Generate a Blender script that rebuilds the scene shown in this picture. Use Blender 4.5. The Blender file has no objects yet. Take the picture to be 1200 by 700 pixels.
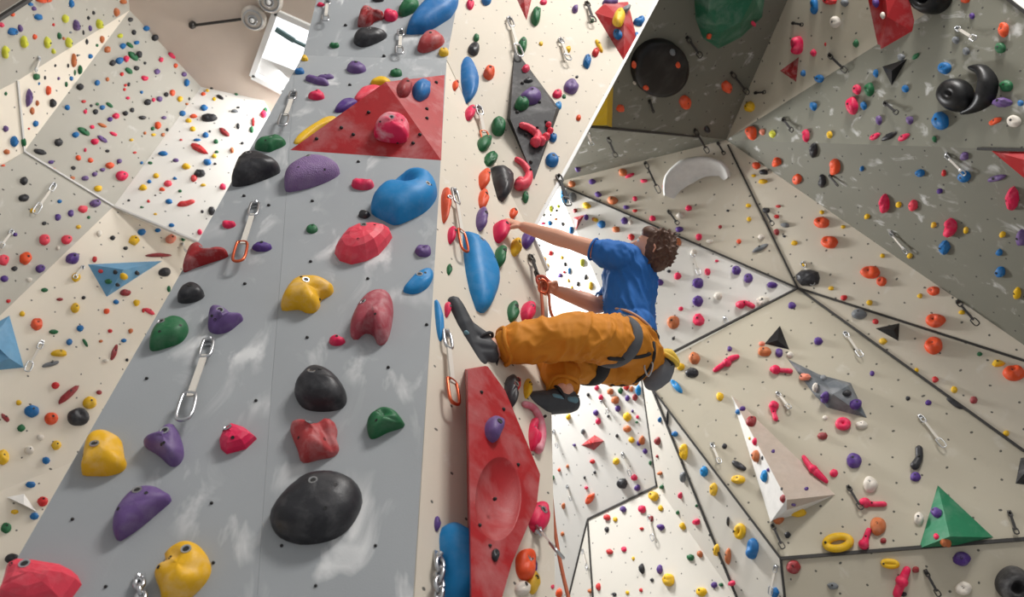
import bpy, bmesh, math, random
import numpy as np
from mathutils import Vector, Matrix
from mathutils.bvhtree import BVHTree

# ------------------------------------------------------------------ camera, world, lights, exposure
SC = bpy.context.scene
COL = SC.collection
f = 850.0                                   # focal length in pixels of the 1200 px wide frame
CAM = np.array([0.0, 0.0, 1.6])
_zc = np.array([(546 - 600) / f, (350 + 360) / f, 1.0]); _zc /= np.linalg.norm(_zc)   # zenith seen from the camera
_p = math.asin(_zc[2]); _sr = _zc[0] / math.cos(_p); _cr = math.sqrt(1 - _sr * _sr)
FW = np.array([0, math.cos(_p), math.sin(_p)])
_R0 = np.array([1.0, 0, 0]); _U0 = np.array([0, -math.sin(_p), math.cos(_p)])
RT = _cr * _R0 + _sr * _U0
UP = -_sr * _R0 + _cr * _U0
cam_data = bpy.data.cameras.new('camera'); cam = bpy.data.objects.new('camera', cam_data); COL.objects.link(cam)
cam_data.sensor_width = 36.0; cam_data.lens = 36.0 * f / 1200.0
cam_data.clip_start = 0.05; cam_data.clip_end = 200
cam_data.dof.use_dof = True; cam_data.dof.focus_distance = 3.95; cam_data.dof.aperture_fstop = 2.8
cam.matrix_world = Matrix(((RT[0], UP[0], -FW[0], CAM[0]), (RT[1], UP[1], -FW[1], CAM[1]), (RT[2], UP[2], -FW[2], CAM[2]), (0, 0, 0, 1)))
SC.camera = cam
SC.view_settings.view_transform = 'Standard'; SC.view_settings.look = 'None'
SC.view_settings.gamma = 1.0; SC.view_settings.use_curve_mapping = False
SC.view_settings.exposure = 0.0

world = bpy.data.worlds.new('world'); SC.world = world; world.use_nodes = True
_bg = world.node_tree.nodes['Background']; _bg.inputs['Color'].default_value = (1.0, 0.99, 0.97, 1); _bg.inputs['Strength'].default_value = 0.5

def area_light(name, loc, target, size, power, color=(1, 1, 1)):
    d = bpy.data.lights.new(name, 'AREA'); d.shape = 'RECTANGLE'; d.size = size[0]; d.size_y = size[1]; d.energy = power; d.color = color
    o = bpy.data.objects.new(name, d); COL.objects.link(o); o.location = loc
    o.rotation_euler = (Vector(target) - Vector(loc)).to_track_quat('-Z', 'Y').to_euler()
    return o
area_light('skylight_lamp', (3.6, -2.4, 10.7), (0.2, 3.0, 5.5), (2.4, 2.0), 900, (1, 0.98, 0.95))
area_light('back_skylight_lamp', (-1.2, 6.0, 10.3), (2.2, 7.2, 6.0), (1.3, 1.1), 400, (1, 1, 1))
area_light('left_wall_fill', (-2.2, 4.2, 10.75), (-5.0, 6.0, 7.5), (1.6, 1.2), 85, (1, 1, 1))  # fill light added out of sight behind the pillar to brighten the left wall

# ------------------------------------------------------------------ rays, planes
def ray(u, v): return FW + (u - 600) / f * RT + (350 - v) / f * UP
def at(u, v, d): return CAM + d * ray(u, v)
def unit(x): x = np.asarray(x, float); return x / np.linalg.norm(x)
def proj(X):
    q = np.asarray(X) - CAM; d = q @ FW
    return np.stack([600 + f * (q @ RT) / d, 350 - f * (q @ UP) / d], -1)
class Plane:
    def __init__(s, P, n):
        n = unit(n)
        if n @ (CAM - P) < 0: n = -n
        s.P = np.asarray(P, float); s.n = n
        e = np.array([0, 0, 1.0]) if abs(n[2]) < .9 else np.array([0, 1.0, 0])
        s.x = unit(np.cross(e, n)); s.y = np.cross(n, s.x)
    def hit(s, u, v, h=0.0):                # point seen at a pixel, h above the plane
        r = ray(u, v); return CAM + r * (((s.P + s.n * h - CAM) @ s.n) / (r @ s.n))
    def depth(s, u, v): return (s.hit(u, v) - CAM) @ FW
    def frame(s, o):
        M = Matrix.Identity(4)
        for i in range(3):
            M[i][0] = s.x[i]; M[i][1] = s.y[i]; M[i][2] = s.n[i]; M[i][3] = o[i]
        return M
    def local(s, pts, o):
        q = np.asarray(pts) - o
        return np.stack([q @ s.x, q @ s.y, q @ s.n], -1)
def plane3(a, b, c): return Plane(a, np.cross(b - a, c - a))
def inside(u, v, poly):
    c = False; n = len(poly)
    for i in range(n):
        x1, y1 = poly[i]; x2, y2 = poly[i - 1]
        if (y1 > v) != (y2 > v) and u < (x2 - x1) * (v - y1) / (y2 - y1) + x1: c = not c
    return c

# ------------------------------------------------------------------ materials
def lin(c): return tuple(((x / 255 + .055) / 1.055) ** 2.4 if x > 10.3 else x / 255 / 12.92 for x in c)
MATS = {}
def nodes(name):
    m = bpy.data.materials.new(name); m.use_nodes = True
    nt = m.node_tree; b = nt.nodes['Principled BSDF']
    return m, nt, b
def N(nt, t, **k):
    n = nt.nodes.new(t)
    for a, v in k.items():
        if a.startswith('i_'):
            key = a[2:]; key = int(key) if key.isdigit() else key
            n.inputs[key].default_value = v
        else: setattr(n, a, v)
    return n
def ramp(nt, src, p0, p1, c0=(0, 0, 0, 1), c1=(1, 1, 1, 1)):
    r = N(nt, 'ShaderNodeValToRGB'); r.color_ramp.elements[0].position = p0; r.color_ramp.elements[1].position = p1
    r.color_ramp.elements[0].color = c0; r.color_ramp.elements[1].color = c1
    nt.links.new(src, r.inputs['Fac']); return r.outputs['Color']
def mix(nt, fac, a, b, mode='MIX'):
    m = N(nt, 'ShaderNodeMix', data_type='RGBA', blend_type=mode)
    for s, i in ((fac, 0), (a, 6), (b, 7)):
        if isinstance(s, (float, int)): m.inputs[i].default_value = s
        elif isinstance(s, tuple): m.inputs[i].default_value = (*s[:3], 1)
        else: nt.links.new(s, m.inputs[i])
    return m.outputs[2]
def math_n(nt, op, a, b=None):
    m = N(nt, 'ShaderNodeMath', operation=op)
    for i, s in enumerate((a, b)):
        if s is None: continue
        if isinstance(s, (float, int)): m.inputs[i].default_value = s
        else: nt.links.new(s, m.inputs[i])
    return m.outputs[0]

def wall_mat(name, rgb, chalk=.5, chalk_scale=5.0, dots=0.2, dot_r=0.012, var=.08, streak=1.0, chalk_lo=.6, scuff=0.0):
    m, nt, b = nodes(name)
    tc = N(nt, 'ShaderNodeTexCoord'); co = tc.outputs['Object']
    n1 = N(nt, 'ShaderNodeTexNoise', i_Scale=1.3, i_Detail=5.0); nt.links.new(co, n1.inputs['Vector'])
    base = lin(rgb)
    dark = tuple(x * (1 - var * 1.6) for x in base); lite = tuple(min(1, x * (1 + var)) for x in base)
    col = mix(nt, n1.outputs['Fac'], dark, lite)
    # chalk smears
    mp = N(nt, 'ShaderNodeMapping'); mp.inputs['Scale'].default_value = (1, streak, 1); mp.inputs['Rotation'].default_value = (0, 0, .5)
    nt.links.new(co, mp.inputs['Vector'])
    n2 = N(nt, 'ShaderNodeTexNoise', i_Scale=chalk_scale, i_Detail=4.0, i_Roughness=.55, i_Distortion=.7); nt.links.new(mp.outputs[0], n2.inputs['Vector'])
    n3 = N(nt, 'ShaderNodeTexNoise', i_Scale=chalk_scale * .35, i_Detail=2.0); nt.links.new(co, n3.inputs['Vector'])
    fac = math_n(nt, 'MULTIPLY', ramp(nt, n2.outputs['Fac'], chalk_lo, chalk_lo + .16), ramp(nt, n3.outputs['Fac'], .42, .62))
    fac = math_n(nt, 'MULTIPLY', fac, chalk)
    col = mix(nt, fac, col, (.86, .86, .85))
    if scuff:
        n4 = N(nt, 'ShaderNodeTexNoise', i_Scale=9.0, i_Detail=6.0, i_Roughness=.7); nt.links.new(co, n4.inputs['Vector'])
        col = mix(nt, math_n(nt, 'MULTIPLY', ramp(nt, n4.outputs['Fac'], .58, .75), scuff), col, tuple(x * .55 for x in base))
    if dots:
        # staggered grid of bolt holes
        sep = N(nt, 'ShaderNodeSeparateXYZ'); nt.links.new(co, sep.inputs[0])
        row = math_n(nt, 'DIVIDE', sep.outputs['Y'], dots)
        ri = math_n(nt, 'FLOOR', row)
        off = math_n(nt, 'MULTIPLY', math_n(nt, 'MODULO', ri, 2.0), .5)
        wob = N(nt, 'ShaderNodeTexNoise', i_Scale=2.0); nt.links.new(co, wob.inputs['Vector'])
        cx = math_n(nt, 'ADD', math_n(nt, 'ADD', math_n(nt, 'DIVIDE', sep.outputs['X'], dots), off), wob.outputs['Fac'])
        fx = math_n(nt, 'SUBTRACT', math_n(nt, 'FRACT', cx), .5); fy = math_n(nt, 'SUBTRACT', math_n(nt, 'FRACT', row), .5)
        d2 = math_n(nt, 'ADD', math_n(nt, 'MULTIPLY', fx, fx), math_n(nt, 'MULTIPLY', fy, fy))
        isd = math_n(nt, 'LESS_THAN', d2, (dot_r / dots) ** 2)
        col = mix(nt, math_n(nt, 'MULTIPLY', isd, .85), col, (.03, .03, .03))
    nt.links.new(col, b.inputs['Base Color'])
    b.inputs['Roughness'].default_value = .75
    nb = N(nt, 'ShaderNodeTexNoise', i_Scale=160.0, i_Detail=2.0); nt.links.new(co, nb.inputs['Vector'])
    bp = N(nt, 'ShaderNodeBump', i_Strength=.15, i_Distance=.002); nt.links.new(nb.outputs['Fac'], bp.inputs['Height']); nt.links.new(bp.outputs[0], b.inputs['Normal'])
    MATS[name] = m; return m
def hold_mat(name, rgb, rough=.5, chalk=.35, bump=.35, rib=0.0, cs=16.0):
    m, nt, b = nodes(name)
    tc = N(nt, 'ShaderNodeTexCoord'); co = tc.outputs['Object']
    oi = N(nt, 'ShaderNodeObjectInfo')
    vadd = N(nt, 'ShaderNodeVectorMath', operation='ADD'); nt.links.new(co, vadd.inputs[0])
    cb = N(nt, 'ShaderNodeCombineXYZ'); nt.links.new(math_n(nt, 'MULTIPLY', oi.outputs['Random'], 37.0), cb.inputs[0]); nt.links.new(cb.outputs[0], vadd.inputs[1])
    n1 = N(nt, 'ShaderNodeTexNoise', i_Scale=14.0, i_Detail=5.0, i_Roughness=.6); nt.links.new(vadd.outputs[0], n1.inputs['Vector'])
    base = lin(rgb)
    col = mix(nt, n1.outputs['Fac'], tuple(x * .82 for x in base), tuple(min(1, x * 1.12) for x in base))
    n2 = N(nt, 'ShaderNodeTexNoise', i_Scale=cs, i_Detail=5.0, i_Roughness=.6, i_Distortion=.3); nt.links.new(vadd.outputs[0], n2.inputs['Vector'])
    col = mix(nt, math_n(nt, 'MULTIPLY', ramp(nt, n2.outputs['Fac'], .46, .86), chalk), col, (.85, .83, .82))
    nt.links.new(col, b.inputs['Base Color']); b.inputs['Roughness'].default_value = rough; b.inputs['Specular IOR Level'].default_value = .35
    nb = N(nt, 'ShaderNodeTexNoise', i_Scale=220.0, i_Detail=2.0); nt.links.new(co, nb.inputs['Vector'])
    h = nb.outputs['Fac']
    if rib:
        w = N(nt, 'ShaderNodeTexVoronoi', i_Scale=rib); nt.links.new(co, w.inputs['Vector']); h = w.outputs['Distance']
    bp = N(nt, 'ShaderNodeBump', i_Strength=bump, i_Distance=.004 if rib else .0015); nt.links.new(h, bp.inputs['Height']); nt.links.new(bp.outputs[0], b.inputs['Normal'])
    MATS[name] = m; return m
def flat_mat(name, rgb, rough=.5, metal=0.0, emit=0.0, noise=0.0, nscale=40.0, alpha=None, bump=0.0):
    m, nt, b = nodes(name)
    b.inputs['Base Color'].default_value = (*lin(rgb), 1); b.inputs['Roughness'].default_value = rough; b.inputs['Metallic'].default_value = metal
    if noise or bump:
        tc = N(nt, 'ShaderNodeTexCoord'); n1 = N(nt, 'ShaderNodeTexNoise', i_Scale=nscale, i_Detail=4.0); nt.links.new(tc.outputs['Object'], n1.inputs['Vector'])
        c = lin(rgb)
        if noise: nt.links.new(mix(nt, n1.outputs['Fac'], tuple(x * (1 - noise) for x in c), tuple(min(1, x * (1 + noise)) for x in c)), b.inputs['Base Color'])
        if bump:
            bp = N(nt, 'ShaderNodeBump', i_Strength=bump, i_Distance=.004); nt.links.new(n1.outputs['Fac'], bp.inputs['Height']); nt.links.new(bp.outputs[0], b.inputs['Normal'])
    if emit:
        b.inputs['Emission Color'].default_value = (*lin(rgb), 1); b.inputs['Emission Strength'].default_value = emit
    MATS[name] = m; return m

wall_mat('grey_paint', (158, 162, 165), chalk=.75, chalk_scale=6.5, dots=0, var=.12, streak=.45, chalk_lo=.53)
wall_mat('cream_ply', (214, 204, 188), chalk=.5, chalk_scale=9, dots=.16, dot_r=.006, var=.07)
wall_mat('olive_paint', (126, 125, 112), chalk=.9, chalk_scale=7, dots=.22, dot_r=.009, var=.1, streak=.7, chalk_lo=.57)
wall_mat('olive_paint_dark', (119, 118, 106), chalk=.8, chalk_scale=7, dots=.22, dot_r=.009, var=.1, streak=.7, chalk_lo=.58)
wall_mat('beige_wall', (210, 201, 183), chalk=.35, chalk_scale=5, dots=.24, dot_r=.011, var=.06, scuff=.12)
wall_mat('beige_wall_dim', (191, 183, 164), chalk=.3, chalk_scale=5, dots=.24, dot_r=.011, var=.06, scuff=.15)
wall_mat('white_wall', (236, 233, 226), chalk=.2, chalk_scale=5, dots=.24, dot_r=.009, var=.04)
wall_mat('pale_wall', (218, 213, 202), chalk=.2, chalk_scale=5, dots=.24, dot_r=.009, var=.05)
wall_mat('left_grey_wall', (182, 178, 167), chalk=.4, chalk_scale=6, dots=.25, dot_r=.010, var=.06)
wall_mat('left_cream_wall', (232, 222, 205), chalk=.2, chalk_scale=5, dots=.25, dot_r=.009, var=.05)
wall_mat('ceiling_concrete', (220, 204, 190), chalk=.0, dots=0, var=.12)
wall_mat('floor_mat', (168, 170, 174), chalk=.1, dots=0, var=.1)
flat_mat('dark_profile', (52, 50, 48), .6)
flat_mat('light_profile', (205, 203, 200), .5)
flat_mat('steel', (190, 192, 195), .28, .95)
flat_mat('dark_steel', (70, 68, 66), .4, .8)
flat_mat('bolt_dark', (28, 27, 27), .6)
flat_mat('orange_metal', (205, 96, 62), .3, .7)
flat_mat('sling_white', (214, 208, 198), .8)
flat_mat('sling_dark', (52, 50, 50), .8)
flat_mat('rope_fibre', (176, 92, 62), .8, noise=.35, nscale=300)
flat_mat('window_sky', (250, 252, 255), .4, emit=1.0)
flat_mat('window_frame_paint', (232, 232, 230), .5)
flat_mat('opener_metal', (92, 120, 122), .4, .4)
flat_mat('lamp_glass', (214, 206, 196), .2)
PAL = {'r': ('red', (206, 42, 44)), 'k': ('pink', (226, 32, 84)), 'o': ('orange', (232, 84, 38)), 'y': ('yellow', (232, 184, 22)),
       'g': ('green', (32, 104, 62)), 'b': ('blue', (24, 108, 172)), 'p': ('purple', (104, 78, 134)), 'n': ('black', (44, 44, 48)),
       'w': ('white', (222, 214, 202)), 't': ('brown', (196, 110, 62)), 'e': ('grey', (116, 120, 124)), 'm': ('maroon', (150, 46, 50)),
       'l': ('lime', (208, 208, 60)), 'v': ('violet', (82, 50, 130)), 'c': ('coral', (232, 68, 88)), 'a': ('azure', (24, 132, 196)), 's': ('salmon', (222, 130, 104))}
for _k, (_n, _c) in PAL.items():
    hold_mat('hold_' + _n, _c, .42 if _k == 'n' else .52, .08 if _k in 'nbga' else .14)
hold_mat('hold_red_brick', (176, 62, 64), .55, .3); hold_mat('hold_maroon_pale', (172, 72, 84), .55, .4)
hold_mat('hold_ribbed_purple', (132, 104, 150), .6, .1, .8, 150.0)
hold_mat('hold_near_yellow', (236, 180, 28), .5, .3); hold_mat('hold_red_deep', (158, 32, 36), .55, .4)
hold_mat('vol_red', (166, 24, 30), .5, .26, cs=5.0); hold_mat('vol_black', (44, 43, 45), .6, .25, cs=5.0); hold_mat('vol_green', (34, 122, 84), .6, .12, cs=5.0)
hold_mat('vol_grey', (98, 104, 110), .55, .3, cs=5.0); hold_mat('vol_blue', (104, 158, 196), .55, .12, cs=5.0); hold_mat('vol_white', (232, 230, 226), .5, .1, cs=5.0)
hold_mat('vol_pinkish', (196, 180, 166), .7, .15, cs=5.0); hold_mat('vol_yellow', (222, 182, 24), .5, .12, cs=5.0); hold_mat('vol_darkgreen', (34, 104, 76), .5, .2, cs=5.0)
hold_mat('vol_soft_black', (15, 15, 17), .4, .04, cs=5.0); hold_mat('hold_pink_chalk', (226, 34, 84), .55, .85, cs=9.0); hold_mat('hold_arch_pink', (222, 120, 140), .55, .5)

# ------------------------------------------------------------------ object helpers
def mesh_obj(name, verts, faces, mat, parent=None, matrix=None, smooth=True, mats=None, fmat=None):
    me = bpy.data.meshes.new(name)
    me.from_pydata([tuple(map(float, v)) for v in verts], [], [tuple(int(i) for i in q) for q in faces])
    for mm in (mats or [mat]): me.materials.append(MATS[mm] if isinstance(mm, str) else mm)
    if fmat is not None: me.polygons.foreach_set('material_index', fmat)
    if smooth: me.polygons.foreach_set('use_smooth', [True] * len(me.polygons))
    me.update()
    o = bpy.data.objects.new(name, me); COL.objects.link(o)
    if parent is not None: o.parent = parent
    if matrix is not None: o.matrix_local = matrix
    return o
def empty(name, loc=(0, 0, 0), kind=None):
    o = bpy.data.objects.new(name, None); COL.objects.link(o); o.location = loc; o.empty_display_size = .1
    if kind: o['kind'] = kind
    return o
def tag(o, label=None, cat=None, group=None, kind=None):
    if label: o['label'] = label
    if cat: o['category'] = cat
    if group: o['group'] = group
    if kind: o['kind'] = kind
    return o
class MB:                                    # collects shapes for one mesh
    def __init__(s): s.v = []; s.f = []; s.m = []
    def add(s, v, fc, m=0):
        k = len(s.v); s.v += [tuple(x) for x in v]; s.f += [tuple(i + k for i in q) for q in fc]; s.m += [m] * len(fc)
    def box(s, c, ax, ay, az, m=0):
        c, ax, ay, az = (np.asarray(q, float) for q in (c, ax, ay, az))
        v = [c + i * ax + j * ay + k * az for k in (-1, 1) for j in (-1, 1) for i in (-1, 1)]
        fc = [(0, 2, 3, 1), (4, 5, 7, 6), (0, 1, 5, 4), (2, 6, 7, 3), (0, 4, 6, 2), (1, 3, 7, 5)]
        if np.dot(np.cross(ax, ay), az) < 0: fc = [q[::-1] for q in fc]
        s.add(v, fc, m)
    def tube(s, pts, r, seg=8, closed=False, m=0, caps=True):
        v, fc = tube_geo(pts, r, seg, closed, caps); s.add(v, fc, m)
    def build(s, name, mat, parent=None, matrix=None, smooth=True, mats=None):
        return mesh_obj(name, s.v, s.f, mat, parent, matrix, smooth, mats, s.m if mats else None)
def tube_geo(pts, r, seg=8, closed=False, caps=True):
    P = np.asarray(pts, float); n = len(P)
    rr = np.broadcast_to(np.asarray(r, float), (n,))
    T = np.zeros_like(P)
    for i in range(n):
        a = P[(i - 1) % n] if (closed or i > 0) else P[i]; b = P[(i + 1) % n] if (closed or i < n - 1) else P[i]
        T[i] = unit(b - a)
    up = np.array([0, 0, 1.0]) if abs(T[0][2]) < .9 else np.array([1.0, 0, 0])
    X = unit(np.cross(T[0], up)); rows = []
    rings = []
    for i in range(n):
        X = X - T[i] * (X @ T[i]); X = unit(X); Y = np.cross(T[i], X)
        rings.append((P[i], X.copy(), Y, rr[i], T[i]))
    v = []
    if caps and not closed:
        seq = []
        p, x, y, q, t = rings[0]
        for a in (75, 40): seq.append((p - t * q * math.sin(math.radians(a)), x, y, q * math.cos(math.radians(a))))
        seq += [(p, x, y, q) for p, x, y, q, t in rings]
        p, x, y, q, t = rings[-1]
        for a in (40, 75): seq.append((p + t * q * math.sin(math.radians(a)), x, y, q * math.cos(math.radians(a))))
    else: seq = [(p, x, y, q) for p, x, y, q, t in rings]
    for p, x, y, q in seq:
        for k in range(seg):
            a = 2 * math.pi * k / seg; v.append(p + q * (math.cos(a) * x + math.sin(a) * y))
    fc = []; m = len(seq)
    for i in range(m if closed else m - 1):
        for k in range(seg):
            a = i * seg + k; b = i * seg + (k + 1) % seg; c = ((i + 1) % m) * seg + (k + 1) % seg; d = ((i + 1) % m) * seg + k
            fc.append((a, b, c, d))
    if not closed:
        fc.append(tuple(range(seg))[::-1]); fc.append(tuple((m - 1) * seg + k for k in range(seg)))
    return v, fc
def spline(pts, n=8, closed=False):
    P = [np.asarray(p, float) for p in pts]; out = []; m = len(P)
    for i in range(m if closed else m - 1):
        p0 = P[(i - 1) % m] if (closed or i > 0) else P[i]; p1 = P[i]; p2 = P[(i + 1) % m]; p3 = P[(i + 2) % m] if (closed or i + 2 < m) else p2
        for k in range(n):
            t = k / n
            out.append(.5 * ((2 * p1) + (-p0 + p2) * t + (2 * p0 - 5 * p1 + 4 * p2 - p3) * t * t + (-p0 + 3 * p1 - 3 * p2 + p3) * t ** 3))
    if not closed: out.append(P[-1])
    return np.array(out)

# ------------------------------------------------------------------ the setting: walls of flat panels
wall_center = empty('wall_center', kind='structure'); wall_right = empty('wall_right', kind='structure')
wall_left = empty('wall_left', kind='structure'); wall_back = empty('wall_back', kind='structure')
for _o, _l in ((wall_center, 'free standing climbing pillar with a grey painted face and a cream plywood side'), (wall_right, 'faceted beige and olive overhanging climbing wall with dark joints'),
               (wall_left, 'faceted cream climbing wall behind the pillar under the concrete ceiling'), (wall_back, 'bright white climbing wall behind the climber')):
    _o['label'] = _l
PANELS = []                                  # (pixel outline, plane, place name)
def solid_panel(verts, n, thick, mat, parent, name='panel'):
    V = np.asarray(verts, float); n = unit(n); c = V.mean(0)
    pl = Plane(c, n)
    L = pl.local(V, c); k = len(L)
    a2 = sum(L[i - 1][0] * L[i][1] - L[i][0] * L[i - 1][1] for i in range(k))
    if a2 < 0: L = L[::-1]
    top = [tuple(q) for q in L]; bot = [(q[0], q[1], q[2] - thick) for q in L]
    fc = [tuple(range(k)), tuple(range(2 * k - 1, k - 1, -1))] + [(i, i + k, (i + 1) % k + k, (i + 1) % k) for i in range(k)]
    return mesh_obj(name, top + bot, fc, mat, parent, pl.frame(c), smooth=False)
def panel(poly, plane, mat, parent, place, thick=.06):
    vs = [plane.hit(u, v) for u, v in poly]
    o = solid_panel(vs, plane.n, thick, mat, parent)
    PANELS.append((poly, plane, place)); return o
def strip(a, b, n, w, mat, parent, name='joint_strip', h=.012):
    a = np.asarray(a); b = np.asarray(b); t = unit(b - a); s = unit(np.cross(n, t)); m = MB()
    m.box((a + b) / 2, (b - a) / 2, s * w / 2, unit(n) * h, 0)
    return m.build(name, mat, parent, smooth=False)

# the pillar
K_Y = 2.07
_nf = np.array([.126, -.992, 0.0])
P0 = CAM + ray(507, 350) * (K_Y / ray(507, 350)[1])
PF = Plane(P0, _nf)
_a = math.radians(48); PS1 = Plane(P0, np.array([math.sin(_a), -math.cos(_a), 0]))
E2 = PS1.hit(622, 275); A70 = PF.hit(523.5, 70)
T0 = at(538, 0, 5.87)
PS2 = plane3(A70, E2, T0)
PF2 = plane3(PF.hit(355, 65), A70, T0)
TH = .05
panel([(355, 65), (377, -25), (541, -25), (523.5, 70)], PF2, 'grey_paint', wall_center, 'grey pillar face')
panel([(355, 65), (523.5, 70), (507, 350), (482, 760), (297.5, 760), (317.2, 470), (330.7, 300), (345.3, 82.4)], PF, 'grey_paint', wall_center, 'grey pillar face')
panel([(345.1, 82.6), (330.5, 300), (317, 470), (297.3, 760), (-43, 760), (20, 655), (195, 350), (300, 162)], PF, 'grey_paint', wall_center, 'grey pillar face')
panel([(523.5, 70), (622, 275), (640, 318), (645, 420), (652, 760), (482, 760), (507, 350)], PS1, 'cream_ply', wall_center, 'cream pillar side')
panel([(523.5, 70), (541, -25), (784, -25), (622, 275)], PS2, 'cream_ply', wall_center, 'cream pillar side')
# the pillar goes on down to the floor
def drop(plane, a, b, mat, parent, z=0.0, thick=.06):
    A = plane.hit(*a); B = plane.hit(*b)
    A2 = A.copy(); A2[2] = z; B2 = B.copy(); B2[2] = z
    n = np.cross(B - A, A2 - A); n = unit(n)
    if n @ (CAM - A) < 0: n = -n
    solid_panel([A, B, B2, A2], n, thick, mat, parent)
drop(PF, (-43, 760), (482, 760), 'grey_paint', wall_center); drop(PS1, (482, 760), (652, 760), 'cream_ply', wall_center)
# pale edge strips along the pillar's corners
strip(PS2.hit(784, -25), PS2.hit(622, 275), PS2.n, .022, 'light_profile', wall_center, 'edge_strip', .02)
strip(PS1.hit(622, 275), PS1.hit(640, 318), PS1.n, .02, 'light_profile', wall_center, 'edge_strip', .02)

# ---- right wall: facets share the corners listed here with their depth along the view
VD = {}
def vd(k, d): VD[k] = at(k[0], k[1], d)
J = (851, 164); Q = (935, 338); W1 = (650, 214); X1 = (915, 655)
for k, d in ((J, 9.0), (Q, 8.3), (W1, 10.0), (X1, 6.9), ((1215, 540), 6.4), ((1215, 415), 6.5), ((1150, -25), 6.9), ((934, -25), 7.6), ((790, -25), 7.3)): vd(k, d)
def pl3(a, b, c): return plane3(VD[a], VD[b], VD[c])
P_B5 = pl3(Q, (1215, 540), X1)
for k in ((765, 457), (770, 428), (1215, 631)): vd(k, P_B5.depth(*k))
P_B4 = plane3(VD[Q], VD[(1215, 540)], at(1215, 428, 6.75)); vd((1215, 428), 6.75)
P_B1 = pl3(J, Q, (1215, 428)); P_B2 = pl3(W1, J, Q)
P_A3b = pl3(J, (1215, 415), (1150, -25)); vd((1215, 415), P_B1.depth(1215, 415))
P_A3b = plane3(VD[J], VD[(1215, 415)], at(1215, 176, 5.75)); vd((1215, 176), 5.75)
P_A3a = plane3(VD[J], VD[(1215, 176)], at(1150, -25, 6.2)); vd((1150, -25), 6.2)
P_A2 = plane3(VD[J], VD[(1150, -25)], at(934, -25, 7.7)); vd((934, -25), 7.7)
P_A1 = plane3(VD[J], VD[(934, -25)], at(690, 148, 7.6))
P_A1b = plane3(VD[J], VD[W1], P_A1.hit(690, 148))
vd((707, 345), 9.35); P_B3 = pl3(W1, Q, (707, 345))
for k in ((752, 440), (770, 428)): vd(k, P_B3.depth(*k))
P_M = plane3(VD[W1], VD[(707, 345)], at(770, 570, 8.7)); vd((752, 440), P_M.depth(752, 440)); vd((770, 570), 8.7)
P_B7 = plane3(VD[(765, 457)], VD[X1], at(868, 710, 7.2)); vd((868, 710), 7.2); vd((921, 710), P_B7.depth(921, 710))
P_B8 = plane3(VD[(765, 457)], VD[(868, 710)], VD[(770, 570)])
P_B6 = plane3(VD[X1], VD[(1215, 631)], VD[(921, 710)])
P_M2 = plane3(VD[(770, 570)], VD[(868, 710)], P_M.hit(689, 609))
P_A4 = plane3(P_A3a.hit(1150, -25), P_A3a.hit(1215, 50), at(1240, -25, 6.6))
panel([(660, 126), (690, 148), (819, 160), J, (934, -25), (740, -25)], P_A1, 'olive_paint_dark', wall_right, 'olive ceiling overhang')
panel([(690, 148), (819, 160), J, W1, (600, 226), (600, 140)], P_A1b, 'olive_paint', wall_right, 'olive ceiling overhang')
panel([J, (934, -25), (1150, -25)], P_A2, 'beige_wall_dim', wall_right, 'beige overhang wedge')
panel([J, (1150, -25), (1215, 25), (1215, 176)], P_A3a, 'olive_paint', wall_right, 'olive right overhang')
panel([J, (1215, 176), (1215, 415)], P_A3b, 'olive_paint_dark', wall_right, 'olive right overhang')
panel([(1150, -25), (1215, 25), (1240, -25)], P_A4, 'white_wall', wall_right, 'white corner facet')
panel([J, Q, (1215, 428), (1215, 415)], P_B1, 'beige_wall', wall_right, 'upper beige wall')
panel([W1, J, Q], P_B2, 'beige_wall', wall_right, 'upper beige wall')
panel([W1, Q, (770, 428), (752, 440), (707, 345)], P_B3, 'white_wall', wall_right, 'wall beside the climber')
panel([Q, (1215, 428), (1215, 540)], P_B4, 'beige_wall', wall_right, 'beige wedge between dark joints')
panel([Q, (1215, 540), (1215, 631), X1, (765, 457), (770, 428)], P_B5, 'beige_wall_dim', wall_right, 'main beige wall')
panel([X1, (1215, 631), (1215, 740), (924, 740)], P_B6, 'beige_wall_dim', wall_right, 'lower beige wall')
panel([(765, 457), X1, (924, 740), (880, 740)], P_B7, 'pale_wall', wall_right, 'narrow beige facet')
panel([(752, 440), (765, 457), (880, 740), (868, 710), (770, 570)], P_B8, 'pale_wall', wall_right, 'narrow pale facet')
panel([W1, (707, 345), (752, 440), (770, 570), (689, 609), (657, 740), (560, 740), (600, 210)], P_M, 'white_wall', wall_back, 'white back wall')
panel([(689, 609), (770, 570), (890, 740), (698, 740)], P_M2, 'pale_wall', wall_back, 'lower white facet')
P_M3 = plane3(P_M.hit(689, 609), P_M2.hit(698, 740), P_M.hit(657, 740))
panel([(689, 609), (698, 740), (657, 740)], P_M3, 'pale_wall', wall_back, 'lower white facet')
for pl_, a_, b_, m_, pr_ in ((P_B6, (924, 740), (1215, 740), 'beige_wall_dim', wall_right), (P_B7, (880, 740), (924, 740), 'white_wall', wall_right), (P_M2, (698, 740), (890, 740), 'white_wall', wall_back), (P_M, (560, 740), (657, 740), 'white_wall', wall_back)):
    drop(pl_, a_, b_, m_, pr_)
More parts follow.
